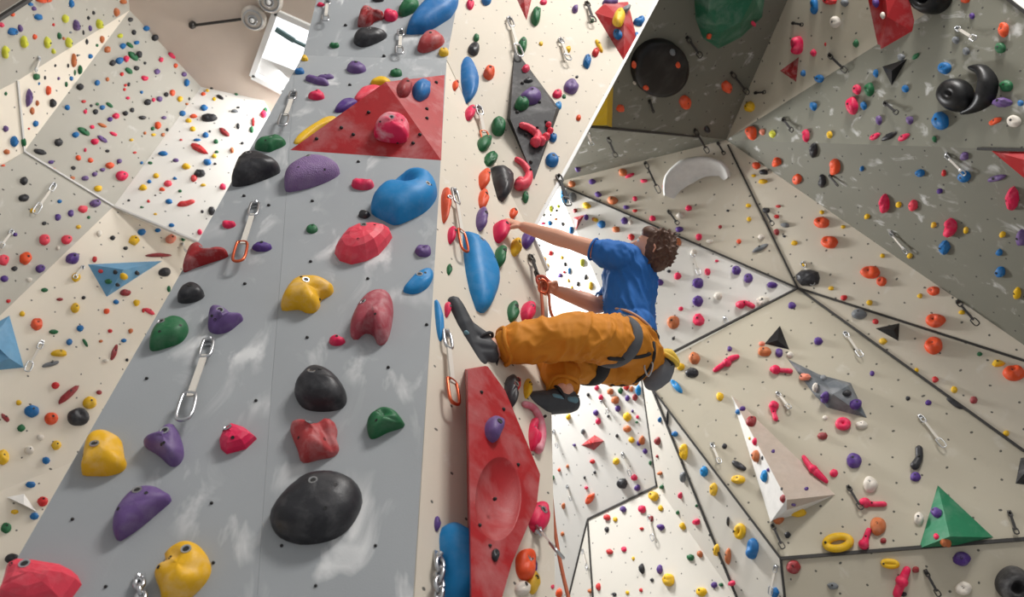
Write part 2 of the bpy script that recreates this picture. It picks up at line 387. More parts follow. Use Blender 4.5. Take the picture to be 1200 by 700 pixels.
for pl_, a_, b_, w_, m_ in ((P_B2, (853, 170), Q, .02, 'dark_profile'), (P_B3, (652, 215), Q, .022, 'dark_profile'), (P_B4, Q, (1215, 428), .02, 'dark_profile'), (P_B5, Q, (1215, 540), .023, 'dark_profile'),
                           (P_B5, Q, (785, 415), .02, 'dark_profile'), (P_B5, (765, 457), X1, .023, 'dark_profile'), (P_B5, X1, (1215, 631), .03, 'dark_profile'), (P_B6, X1, (924, 740), .023, 'dark_profile'),
                           (P_B7, (765, 457), (880, 740), .022, 'dark_profile'), (P_A1, (690, 148), (819, 160), .022, 'dark_profile'), (P_A3a, (1146, 174.5), (1215, 176), .022, 'dark_profile'), (P_A3a, (1150, -25), (1215, 25), .022, 'dark_profile')):
    strip(pl_.hit(*a_), pl_.hit(*b_), pl_.n, w_, m_, wall_right, 'joint_strip', .015)
for pl_, a_, b_, w_ in ((P_M, (752, 440), (770, 570), .022), (P_M2, (770, 570), (689, 609), .022), (P_M2, (689, 609), (698, 740), .02), (P_M, (689, 609), (657, 740), .02)):
    strip(pl_.hit(*a_), pl_.hit(*b_), pl_.n, w_, 'dark_profile', wall_back, 'joint_strip', .015)

# the wall goes on past the frame
def wing(pts, d, mat, parent):
    for (pa, a), (pb, b) in zip(pts, pts[1:]):
        A = pa.hit(*a); B = pb.hit(*b); d_ = np.array(d, float); n = np.cross(B - A, d_)
        if np.linalg.norm(n) < .01: continue
        solid_panel([A, B, B + d_, A + d_], n if n @ (CAM - A) > 0 else -n, .06, mat, parent)
wing([(P_A3a, (1215, 25)), (P_A3a, (1215, 176)), (P_A3b, (1215, 415))], (2.6, -1.6, 0), 'olive_paint_dark', wall_right)
wing([(P_B4, (1215, 428)), (P_B4, (1215, 540)), (P_B5, (1215, 631)), (P_B6, (1215, 740))], (2.6, -1.6, 0), 'beige_wall_dim', wall_right)
wing([(P_A1, (740, -25)), (P_A1, (934, -25))], (0, -.6, 1.6), 'olive_paint_dark', wall_right); wing([(P_A2, (934, -25)), (P_A2, (1150, -25))], (0, -.6, 1.6), 'beige_wall_dim', wall_right)
wing([(PF2, (377, -25)), (PF2, (541, -25))], (0, -.4, 1.6), 'grey_paint', wall_center); wing([(PS2, (541, -25)), (PS2, (784, -25))], (.3, -.3, 1.6), 'cream_ply', wall_center)

# ---- left wall
for k, d in (((152, 12), 8.98), ((315, 131), 9.91), ((28, 178), 7.9), ((133, 242), 8.6), ((0, 370), 7.4), ((22, 95), 7.7), ((0, 24), 7.2), ((82, 543), 7.6)): vd(k, d)
P_C3 = pl3((152, 12), (28, 178), (133, 242)); P_C4 = plane3(P_C3.hit(248, 85), P_C3.hit(133, 242), at(315, 131, 9.75))
P_C2 = plane3(P_C3.hit(152, 12), P_C3.hit(28, 178), at(20, 95, 7.75)); P_C1 = plane3(P_C2.hit(152, 12), P_C2.hit(20, 95), at(0, 24, 7.3))
P_C0 = plane3(P_C2.hit(20, 95), P_C2.hit(28, 178), at(-40, 140, 7.3)); P_C5 = plane3(P_C3.hit(28, 178), P_C3.hit(133, 242), at(0, 370, 7.3))
P_C6 = plane3(P_C5.hit(133, 242), P_C5.hit(0, 370), at(195, 350, 8.6)); P_C6b = plane3(P_C5.hit(133, 242), P_C4.hit(240, 286), at(150, 290, 8.45))
P_C7 = plane3(P_C6.hit(0, 576), P_C6.hit(90, 540), at(20, 700, 6.2))
panel([(-45, 56), (152, 12), (20, 95), (-45, 128)], P_C1, 'left_grey_wall', wall_left, 'upper left facet')
panel([(-45, 56), (-45, 50), (36, -2), (120, -25), (155, -25), (152, 12)], P_C1, 'left_grey_wall', wall_left, 'upper left facet')
panel([(20, 95), (152, 12), (28, 178)], P_C2, 'left_cream_wall', wall_left, 'narrow left facet')
panel([(-45, 128), (20, 95), (28, 178), (-45, 226)], P_C0, 'left_cream_wall', wall_left, 'left edge facet')
panel([(152, 12), (248, 85), (133, 242), (28, 178)], P_C3, 'left_grey_wall', wall_left, 'grey left facet')
panel([(248, 85), (303, 107), (322, 140), (330, 330), (222, 280), (133, 242)], P_C4, 'white_wall', wall_left, 'bright left facet')
panel([(28, 178), (133, 242), (0, 370), (-45, 412), (-45, 226)], P_C5, 'left_grey_wall', wall_left, 'lower grey left facet')
panel([(133, 242), (0, 370), (-45, 412), (-45, 594), (90, 540), (300, 460), (300, 300), (222, 279)], P_C6, 'left_cream_wall', wall_left, 'cream left wall')
panel([(-45, 594), (90, 540), (300, 460), (300, 740), (-45, 740)], P_C7, 'left_cream_wall', wall_left, 'lower cream left wall')
wing([(P_C1, (-45, 56)), (P_C1, (-45, 128)), (P_C0, (-45, 226)), (P_C5, (-45, 412)), (P_C6, (-45, 594)), (P_C7, (-45, 740))], (-2.2, -1.2, 0), 'left_cream_wall', wall_left)
drop(P_C7, (-45, 740), (300, 740), 'left_cream_wall', wall_left)
for pl_, a_, b_ in ((P_C5, (28, 178), (133, 242)), (P_C4, (133, 242), (240, 287)), (P_C2, (20, 95), (28, 178))):
    strip(pl_.hit(*a_), pl_.hit(*b_), pl_.n, .02, 'light_profile', wall_left, 'edge_strip', .02)
strip(P_C1.hit(-45, 50), P_C1.hit(36, -2), P_C1.n, .035, 'dark_profile', wall_left, 'edge_strip', .02)

# ceiling with its window, floor
ZC = 11.0
PC = Plane(np.array([0, 0, ZC]), np.array([0, 0, -1.0]))
ceiling = mesh_obj('ceiling', [(-16, -4, ZC), (9, -4, ZC), (9, 22, ZC), (-16, 22, ZC), (-16, -4, ZC + .2), (9, -4, ZC + .2), (9, 22, ZC + .2), (-16, 22, ZC + .2)],
                   [(0, 3, 2, 1), (4, 5, 6, 7), (0, 1, 5, 4), (1, 2, 6, 5), (2, 3, 7, 6), (3, 0, 4, 7)], 'ceiling_concrete', smooth=False)
tag(ceiling, 'brown grey concrete ceiling above the left wall', kind='structure')
floor = mesh_obj('floor', [(-16, -14, 0), (14, -14, 0), (14, 22, 0), (-16, 22, 0), (-16, -14, -.2), (14, -14, -.2), (14, 22, -.2), (-16, 22, -.2)],
                 [(0, 1, 2, 3), (4, 7, 6, 5), (0, 4, 5, 1), (1, 5, 6, 2), (2, 6, 7, 3), (3, 7, 4, 0)], 'floor_mat', smooth=False)
tag(floor, 'grey padded floor of the climbing hall', kind='structure')
window = empty('window_1', kind='structure'); window['label'] = 'bright ceiling window behind the top of the pillar'
wq = [PC.hit(*q) for q in ((323, 13), (388, 42), (333, 107), (296, 88))]
def quad_slab(q, z0, z1, name, mat, parent):
    v = [(p[0], p[1], z0) for p in q] + [(p[0], p[1], z1) for p in q]
    return mesh_obj(name, v, [(0, 1, 2, 3), (7, 6, 5, 4), (0, 4, 5, 1), (1, 5, 6, 2), (2, 6, 7, 3), (3, 7, 4, 0)], mat, parent, smooth=False)
quad_slab(wq, ZC - .02, ZC - .008, 'pane', 'window_sky', window)
for i in range(4):
    m = MB(); a = wq[i].copy(); b = wq[(i + 1) % 4].copy(); a[2] = b[2] = ZC - .03
    m.box((a + b) / 2, (b - a) / 2, unit(np.cross(b - a, (0, 0, 1))) * .035, np.array([0, 0, .03])); m.build('window_frame', 'window_frame_paint', window, smooth=False)
m = MB(); a = PC.hit(299, 84); b = PC.hit(336, 102); a2 = PC.hit(306, 66); b2 = PC.hit(352, 84)
quad_slab([a, b, b2, a2], ZC - .026, ZC - .021, 'reveal', 'window_frame_paint', window)
m = MB(); a = PC.hit(323, 34, .05); b = PC.hit(345, 48, .05); c = PC.hit(358, 54, .05); t = np.array([0, 0, .02])
m.box((a + b) / 2, (b - a) / 2, unit(np.cross(b - a, (0, 0, 1))) * .03, t); m.box((b + c) / 2, (c - b) / 2, unit(np.cross(c - b, (0, 0, 1))) * .018, t)
m.build('opener', 'opener_metal', window, smooth=False)
def ceiling_lamp(u, v, label, arm=None):
    c = PC.hit(u, v); o = empty('ceiling_lamp', c); tag(o, label, 'lamp', 'round ceiling lamps')
    ang = np.linspace(0, 2 * math.pi, 25)[:-1]
    def ringp(r, z): return [np.array([r * math.cos(a), r * math.sin(a), z]) for a in ang]
    m = MB(); m.tube(ringp(.115, -.135), .012, 8, True); m.build('rim', 'steel', o)
    m = MB(); m.tube(ringp(.052, -.15), .012, 8, True); m.build('inner_ring', 'steel', o)
    m = MB(); prof = [(.02, -.02), (.14, -.03), (.16, -.07), (.145, -.11), (.09, -.13), (.04, -.135)]
    vs = [p for r, z in prof for p in ringp(r, z)]; n = 24
    fc = [(i * n + k, (i + 1) * n + k, (i + 1) * n + (k + 1) % n, i * n + (k + 1) % n) for i in range(len(prof) - 1) for k in range(n)] + [tuple(range(n)), tuple(range(5 * n + n - 1, 5 * n - 1, -1))]
    m.add(vs, fc); m.build('lamp_shade', 'lamp_glass', o)
    m = MB(); m.tube([(0, 0, -.13), (0, 0, -.16)], [.034, .03], 12); m.build('bulb_cover', 'window_frame_paint', o)
    if arm is not None:
        e = PC.hit(*arm, .05) - c; m = MB(); m.tube([np.array([0, 0, -.05]), e], .018, 8); m.tube([e, e + np.array([0, 0, .05])], .045, 8); m.build('conduit', 'dark_steel', o)
ceiling_lamp(299, 19, 'round glass ceiling lamp with a thin conduit beside the ceiling window', (225, 30))
ceiling_lamp(318, -2, 'round ceiling lamp cut by the top edge beside the pillar')

# ------------------------------------------------------------------ volumes (big bolted-on shapes)
ITEMS = []                                   # everything that needs a generated label
LAND = []                                    # named landmarks: (u, v, short phrase)
FACES = []                                   # faces of volumes that carry holds
def find(u, v, only=None):
    if only is None:
        for poly, pl, place in FACES:
            if inside(u, v, poly): return pl, place
    for poly, pl, place in PANELS:
        if (only is None or place in only) and inside(u, v, poly): return pl, place
    best = min(PANELS, key=lambda q: min((u - x) ** 2 + (v - y) ** 2 for x, y in q[0])); return best[1], best[2]
def volume(label, short, pl, verts, faces, mat, carry=True, cat='climbing volume', smooth=False, back=True):
    """verts: (u, v, height above the panel); faces: indices of the visible faces; a base outline closes it"""
    P = np.array([pl.hit(u, v, h) for u, v, h in verts]); c = P.mean(0); c = c - pl.n * ((c - pl.P) @ pl.n)
    L = pl.local(P, c); F = []
    for q in faces:
        nrm = np.cross(L[q[1]] - L[q[0]], L[q[2]] - L[q[0]])
        view = pl.local(CAM, c) - L[q[0]]
        F.append(tuple(q) if nrm @ view > 0 else tuple(q)[::-1])
        if carry:
            a, b, d = (P[i] for i in q[:3])
            FACES.append(([(verts[i][0], verts[i][1]) for i in q], plane3(a, b, d), short))
    # underside: every open edge drops to the wall
    edges = {}
    for q in F:
        for i in range(len(q)): edges[(q[i], q[(i + 1) % len(q)])] = 1
    V = [tuple(x) for x in L]
    low = {}
    def base(i):
        if L[i][2] < .004: return i
        if i not in low: low[i] = len(V); V.append((L[i][0], L[i][1], 0.0))
        return low[i]
    for (a, b) in list(edges):
        if (b, a) not in edges and (L[a][2] > .004 or L[b][2] > .004):
            q = [b, a, base(a), base(b)]; r = []
            for x in q:
                if x not in r: r.append(x)
            if len(r) > 2: F.append(tuple(r))
    o = mesh_obj('climbing_volume', V, F, mat, None, pl.frame(c), smooth)
    tag(o, label, cat); u = sum(v[0] for v in verts) / len(verts); v_ = sum(v[1] for v in verts) / len(verts)
    LAND.append((u, v_, short)); return o
FACE = 'grey pillar face'; SIDE = 'cream pillar side'
volume('large red pyramid volume with chalk marks on the grey pillar face', 'red pyramid volume', PF,
       [(340, 176, 0), (517, 188, 0), (521, 88, 0), (452, 96, .2)], [(0, 3, 1), (3, 2, 1)], 'vol_red')
volume('tall black diamond volume carrying pink and purple holds on the cream pillar side', 'black diamond volume', PS2,
       [(603, 57, 0), (656, 128, 0), (626, 211, 0), (594, 140, 0), (652, 127.5, .09), (598, 139.5, .09)], [(0, 4, 5), (5, 4, 2), (0, 1, 4), (1, 2, 4), (0, 5, 3), (3, 5, 2)], 'vol_black')
volume('red wedge volume with a yellow hold near the top edge of the cream pillar side', 'red wedge volume', PS2,
       [(697, 15, 0), (731, 71, 0), (746, 44, 0), (736, 2, 0), (731, 26, .12), (708, 4, .02)], [(0, 4, 1), (4, 2, 1), (3, 2, 4), (0, 5, 4), (5, 3, 4)], 'vol_red')
volume('dark red and grey chalked volume cut by the top edge above the black diamond volume', 'maroon volume', PS2,
       [(596, -22, 0), (628, -22, 0), (617, 24, 0), (612, -18, .06)], [(0, 3, 2), (3, 1, 2)], 'hold_red_deep')
# big red slab with a round dish, right of the pillar's lower side
def red_slab():
    out = [(548, 434), (572, 430), (592, 458), (633, 556), (629, 592), (600, 660), (580, 730), (553, 730)]
    H = .15; pl = PS1
    P = [pl.hit(u, v, H) for u, v in out]; B = [pl.hit(u - 3, v - 1) for u, v in out]
    c = np.mean(B, 0); top = pl.local(P, c); bot = pl.local(B, c)
    dc = pl.local([pl.hit(585, 582, H)], c)[0]
    ax1 = pl.local([pl.hit(584, 634, H)], c)[0] - dc; ax2 = pl.local([pl.hit(611, 580, H)], c)[0] - dc
    n = 40; bm = bmesh.new()
    tv = [bm.verts.new(q) for q in top]; bv = [bm.verts.new((q[0], q[1], 0)) for q in bot]
    ring = []
    for k, (rr, z) in enumerate([(1, 0), (.97, -.004), (.8, -.018), (.55, -.034), (.25, -.044)]):
        ring.append([bm.verts.new(dc + math.cos(2 * math.pi * i / n) * rr * ax1 + math.sin(2 * math.pi * i / n) * rr * ax2 + np.array([0, 0, z])) for i in range(n)])
    cv = bm.verts.new(dc + np.array([0, 0, -.047]))
    for a, b in zip(ring, ring[1:]):
        for i in range(n): bm.faces.new((a[i], a[(i + 1) % n], b[(i + 1) % n], b[i])).smooth = True
    for i in range(n): bm.faces.new((ring[-1][i], ring[-1][(i + 1) % n], cv)).smooth = True
    m = len(out)
    for i in range(m): bm.faces.new((tv[i], bv[i], bv[(i + 1) % m], tv[(i + 1) % m]))
    # flat top between outline and dish
    es = [bm.edges.new((tv[i], tv[(i + 1) % m])) if bm.edges.get((tv[i], tv[(i + 1) % m])) is None else bm.edges.get((tv[i], tv[(i + 1) % m])) for i in range(m)]
    es += [bm.edges.get((ring[0][i], ring[0][(i + 1) % n])) for i in range(n)]
    bmesh.ops.triangle_fill(bm, use_beauty=True, edges=es)
    bmesh.ops.recalc_face_normals(bm, faces=bm.faces)
    me = bpy.data.meshes.new('climbing_volume'); bm.to_mesh(me); bm.free(); me.materials.append(MATS['vol_red'])
    o = bpy.data.objects.new('climbing_volume', me); COL.objects.link(o); o.matrix_local = pl.frame(c)
    tag(o, 'huge red slab volume with a hollow dish below the climber', 'climbing volume'); LAND.append((580, 560, 'red slab volume'))
    FACES.append((out, Plane(P[0], pl.n), 'red slab volume'))
red_slab()
# olive overhang: black disc, green boulder, yellow drum
def disc_volume(label, short, u, v, ru, rv, H, mat, pl, prof, bump=0.0, carry=True, seed=1):
    rng = random.Random(seed); n = 40; c = pl.hit(u, v); V = []; F = []
    ph = [rng.uniform(0, 6.28) for _ in range(4)]
    for r, z in prof:
        for i in range(n):
            a = 2 * math.pi * i / n; q = r * (1 + bump * (math.sin(2 * a + ph[0]) + .7 * math.sin(3 * a + ph[1]) + .4 * math.sin(5 * a + ph[2])))
            p = pl.local([pl.hit(u + ru * q * math.cos(a), v + rv * q * math.sin(a), 0)], c)[0]; V.append((p[0], p[1], z * H))
    for k in range(len(prof) - 1):
        for i in range(n): F.append((k * n + i, k * n + (i + 1) % n, (k + 1) * n + (i + 1) % n, (k + 1) * n + i))
    F.append(tuple((len(prof) - 1) * n + i for i in range(n)))
    if np.dot(np.cross(np.array(V[1]) - V[0], np.array(V[n]) - V[0]), (0, 0, 1)) < 0: F = [q[::-1] for q in F]
    o = mesh_obj('climbing_volume', V, F, mat, None, pl.frame(c)); tag(o, label, 'climbing volume'); LAND.append((u, v, short))
    if carry: FACES.append(([(u + ru * math.cos(t) * .95, v + rv * math.sin(t) * .95) for t in np.linspace(0, 6.28, 20)], Plane(c + pl.n * H * .9, pl.n), short))
    return o
disc_volume('round black disc volume with small orange holds on the olive ceiling overhang', 'black disc volume', 771, 78, 32.5, 33.5, .10, 'vol_soft_black', P_A1, [(1, 0), (.985, .6), (.95, .85), (.8, .95), (.5, 1.0), (.2, 1)])
volume('lumpy dark green boulder volume cut by the top edge on the olive overhang', 'green boulder volume', P_A1,
       [(812, -30, 0), (815, 22, 0), (824, 45, .0), (842, 57, 0), (868, 44, 0), (893, 20, 0), (900, -30, 0), (832, -28, .3), (830, 14, .24), (845, 38, .24), (868, 26, .3), (884, -4, .3)],
       [(0, 1, 8, 7), (1, 2, 8), (2, 3, 9), (2, 9, 8), (3, 4, 9), (4, 10, 9), (4, 5, 10), (5, 11, 10), (5, 6, 11), (7, 8, 11), (8, 10, 11), (8, 9, 10)], 'vol_darkgreen')
volume('yellow half drum volume peeking out behind the cream pillar edge', 'yellow drum volume', P_A1,
       [(684, 90, 0), (719, 92, 0), (717, 149, 0), (684, 148, 0), (694, 88, .22), (712, 88, .22), (711, 147, .22), (692, 147, .22)], [(0, 4, 7, 3), (4, 5, 6, 7), (5, 1, 2, 6)], 'vol_yellow')
volume('tall red slanted volume with a crease hanging on the beige overhang wedge', 'tall red volume', P_A2,
       [(1012, -25, 0), (1060, -25, 0), (1075, 40, 0), (1031, 64, 0), (1036, -25, .05), (1040, 20, .12)], [(0, 4, 5, 3), (4, 1, 2, 5), (5, 2, 3)], 'vol_red')
volume('small dark red triangle volume on the beige overhang wedge', 'dark red triangle', P_A2,
       [(914, 83, 0), (936, 67, 0), (933, 96, 0), (929, 84, .07)], [(0, 1, 3), (1, 2, 3), (2, 0, 3)], 'hold_red_deep')
disc_volume('round black dish volume cut by the top edge beside the tall red volume', 'black dish volume', 1096, -5, 21, 22, .22, 'vol_soft_black', P_A2, [(1, 0), (.97, .5), (.8, .9), (.55, 1.0), (.4, .95), (.3, .5), (.1, .4)])
volume('glossy black triangle volume under the tall red volume on the olive overhang', 'black triangle volume', P_A3a,
       [(1034, 78, 0), (1063, 69, 0), (1045, 100, 0), (1045, 83, .08)], [(0, 1, 3), (1, 2, 3), (2, 0, 3)], 'vol_soft_black')
disc_volume('round black bulge volume with a hollow beside the black crescent', 'black bulge volume', 1122, 112, 20.5, 20, .13, 'vol_soft_black', P_A3a, [(1, 0), (.97, .35), (.85, .68), (.65, .9), (.4, 1.0), (.2, .98), (.12, .8), (.05, .78)], .02)
def arc_volume(label, short, pl, pts, width, H, mat, dish=False):
    S = spline([(u, v, 0) for u, v in pts], 6); W = np.interp(np.linspace(0, 1, len(S)), np.linspace(0, 1, len(width)), width)
    c = pl.hit(*S[len(S) // 2][:2]); V = []; F = []; K = 9
    for i, p in enumerate(S):
        a = S[max(0, i - 1)]; b = S[min(len(S) - 1, i + 1)]; t = unit((b - a)[:2]); nn = np.array([-t[1], t[0]])
        for k in range(K):
            s = -1 + 2 * k / (K - 1); q = p[:2] + nn * s * W[i]
            l = pl.local([pl.hit(*q)], c)[0]; 
            z = (1 - abs(s) ** 2.5) ** .7 if abs(s) < 1 else 0
            if dish: z = min(1.0, (s + 1) / .35) if s < -.6 else .1 + .9 * ((1 - s) / 1.6) ** 1.7
            V.append((l[0], l[1], H * (W[i] / max(width)) * z))
    for i in range(len(S) - 1):
        for k in range(K - 1): F.append((i * K + k, i * K + k + 1, (i + 1) * K + k + 1, (i + 1) * K + k))
    V0 = np.array(V)
    if np.cross(V0[F[5][1]] - V0[F[5][0]], V0[F[5][3]] - V0[F[5][0]])[2] < 0: F = [q[::-1] for q in F]
    o = mesh_obj('climbing_volume', V, F, mat, None, pl.frame(c)); tag(o, label, 'climbing volume'); LAND.append((S[len(S) // 2][0], S[len(S) // 2][1], short)); return o
arc_volume('black crescent volume curling around the round black bulge', 'black crescent volume', P_A3a, [(1135, 79), (1151, 83), (1159, 97), (1155, 114), (1143, 126), (1126, 133)], [1.5, 8, 11.5, 11, 6, 1.5], .11, 'vol_soft_black')
arc_volume('white crescent dish volume under the olive overhang on the upper beige wall', 'white crescent volume', P_B2, [(784, 232), (790, 215), (806, 202), (826, 196), (845, 199), (852, 210)], [6, 13, 15, 12, 9, 4], .2, 'vol_white', True)
volume('red triangle volume at the right end of the olive overhang seam', 'red triangle volume', P_A3b,
       [(1162, 177, 0), (1216, 178, 0), (1216, 222, 0), (1210, 190, .12)], [(0, 1, 3), (0, 3, 2), (1, 2, 3)], 'vol_red')
volume('small black triangle volume with a red bolt on the main beige wall', 'small black triangle', P_B5,
       [(896, 403, 0), (914, 382, 0), (925, 410, 0), (911, 399, .06)], [(0, 1, 3), (1, 2, 3), (2, 0, 3)], 'vol_soft_black')
volume('black triangle volume pointing sideways between the dark wall joints', 'sideways black triangle', P_B4,
       [(1026, 385, 0), (1054, 379, 0), (1053, 400, 0), (1047, 387, .07)], [(0, 1, 3), (1, 2, 3), (2, 0, 3)], 'vol_soft_black')
volume('long grey faceted spike volume carrying small holds on the main beige wall', 'grey spike volume', P_B5,
       [(923, 421, 0), (960, 439, 0), (997, 449, 0), (1016, 490, 0), (970, 478, 0), (955, 464, 0), (976, 462, .16), (994, 452, .1)],
       [(0, 1, 6), (1, 7, 6), (1, 2, 7), (2, 3, 7), (7, 3, 6), (3, 4, 6), (4, 5, 6), (5, 0, 6)], 'vol_grey')
volume('green pyramid volume standing on the lowest dark joint of the beige wall', 'green pyramid volume', P_B5,
       [(1099, 569, 0), (1164, 630, 0), (1121, 640, 0), (1077, 643, 0), (1113, 629, .22)], [(0, 1, 4), (0, 4, 3), (3, 4, 2), (2, 4, 1)], 'vol_green')
volume('black faceted volume cut by the right edge of the main beige wall', 'black edge volume', P_B5,
       [(1190, 567, 0), (1196, 537, 0), (1216, 533, 0), (1216, 570, 0), (1203, 552, .1)], [(0, 1, 4), (1, 2, 4), (2, 3, 4), (3, 0, 4)], 'vol_black')
_o = volume('tall white and pinkish prism volume on the main beige wall', 'white prism volume', P_B5,
            [(857, 463, 0), (903, 612, 0), (979, 580, 0), (922, 586, .3), (922, 598, .2)], [(0, 3, 1), (0, 2, 3), (3, 4, 1), (3, 2, 4)], 'vol_white')
_o.data.materials.append(MATS['vol_pinkish'])
for _i in (1, 3): _o.data.polygons[_i].material_index = 1
disc_volume('large round black bulge at the bottom corner of the lower beige wall', 'black corner bulge', 1186, 684, 20, 21, .26, 'vol_black', P_B6, [(1, 0), (.98, .3), (.88, .65), (.7, .9), (.5, 1.0), (.35, .9), (.2, .5), (.1, .4)], .02)
volume('pale blue triangle volume with small holds on the cream left wall', 'blue triangle volume', P_C6,
       [(103, 310, 0), (125, 348, 0), (190, 306, 0), (145, 316, .16)], [(0, 1, 3), (1, 2, 3), (0, 3, 2)], 'vol_blue')
volume('pale blue block volume cut by the left edge', 'blue block volume', P_C6,
       [(-25, 390, 0), (11, 370, 0), (28, 431, 0), (-25, 436, 0), (11, 420, .12), (-10, 400, .12)], [(0, 1, 5), (1, 4, 5), (1, 2, 4), (2, 3, 4), (3, 0, 5, 4)], 'vol_blue')
volume('small cream wedge volume low on the lower cream left wall', 'cream wedge volume', P_C7,
       [(8, 583, 0), (28, 579, 0), (43, 600, 0), (28, 592, .1)], [(0, 1, 3), (1, 2, 3), (0, 3, 2)], 'vol_white')
volume('red diamond volume on the white back wall below the climber', 'red diamond volume', P_M,
       [(681, 522, 0), (697, 510, 0), (708, 517, 0), (696, 528, 0), (695, 519, .08)], [(0, 1, 4), (1, 2, 4), (2, 3, 4), (3, 0, 4)], 'vol_red')
volume('maroon triangle volume high on the white back wall beside the pillar', 'maroon triangle volume', P_M,
       [(672, 255, 0), (685, 252, 0), (675, 270, 0), (677, 258, .06)], [(0, 1, 3), (1, 2, 3), (2, 0, 3)], 'hold_red_deep')

def volume_holes(label, pts):
    for o in list(COL.objects):
        if o.get('label', '').startswith(label):
            for u, v in pts:
                for poly, pl, sh in FACES:
                    if inside(u, v, poly) and sh in label.replace('large ', '').replace('huge ', '').replace('tall ', ''):
                        p = pl.hit(u, v); r = 2.3 * pl.depth(u, v) / f; M = o.matrix_basis.inverted()
                        m = MB(); m.tube([np.array(M @ Vector(p - pl.n * .002)), np.array(M @ Vector(p + pl.n * .0012))], r, 9); m.build('bolt_hole', 'bolt_dark', o, smooth=False); break
volume_holes('large red pyramid volume', [(371, 163), (432, 132), (414, 158), (466, 167), (500, 139), (492, 158), (511, 97), (500, 128), (484, 168), (400, 150)])
volume_holes('huge red slab volume', [(564, 460), (580, 585), (607, 545), (562, 616), (574, 640), (590, 480)])
volume_holes('tall black diamond volume', [(612, 98), (632, 120), (616, 158), (640, 143), (622, 190), (606, 132)])

# ------------------------------------------------------------------ climbing holds
def ring_profile(style, big):
    if style == 'f': return [(1, 0), (.93, .42), (.72, .8), (.45, .97), (.15, 1.0)]
    if style == 'p': return [(1, 0), (.985, .12), (.93, .34), (.84, .54), (.7, .73), (.52, .87), (.32, .96), (.12, 1.0)]
    if big: return [(1, 0), (.995, .16), (.975, .32), (.94, .47), (.88, .62), (.8, .74), (.7, .84), (.58, .92), (.44, .97), (.3, .99), (.15, 1.0)]
    return [(1, 0), (.98, .3), (.9, .6), (.72, .85), (.45, .97), (.2, 1.0)]
def resample(poly, n):
    P = np.asarray(poly, float); Q = np.vstack([P, P[:1]]); s = np.r_[0, np.cumsum(np.hypot(*np.diff(Q, axis=0).T))]
    t = np.linspace(0, s[-1], n + 1)[:-1]
    return np.stack([np.interp(t, s, Q[:, 0]), np.interp(t, s, Q[:, 1])], 1)
def smooth_poly(poly, n): return resample(spline([(a, b, 0) for a, b in poly], 6, True)[:, :2], n)
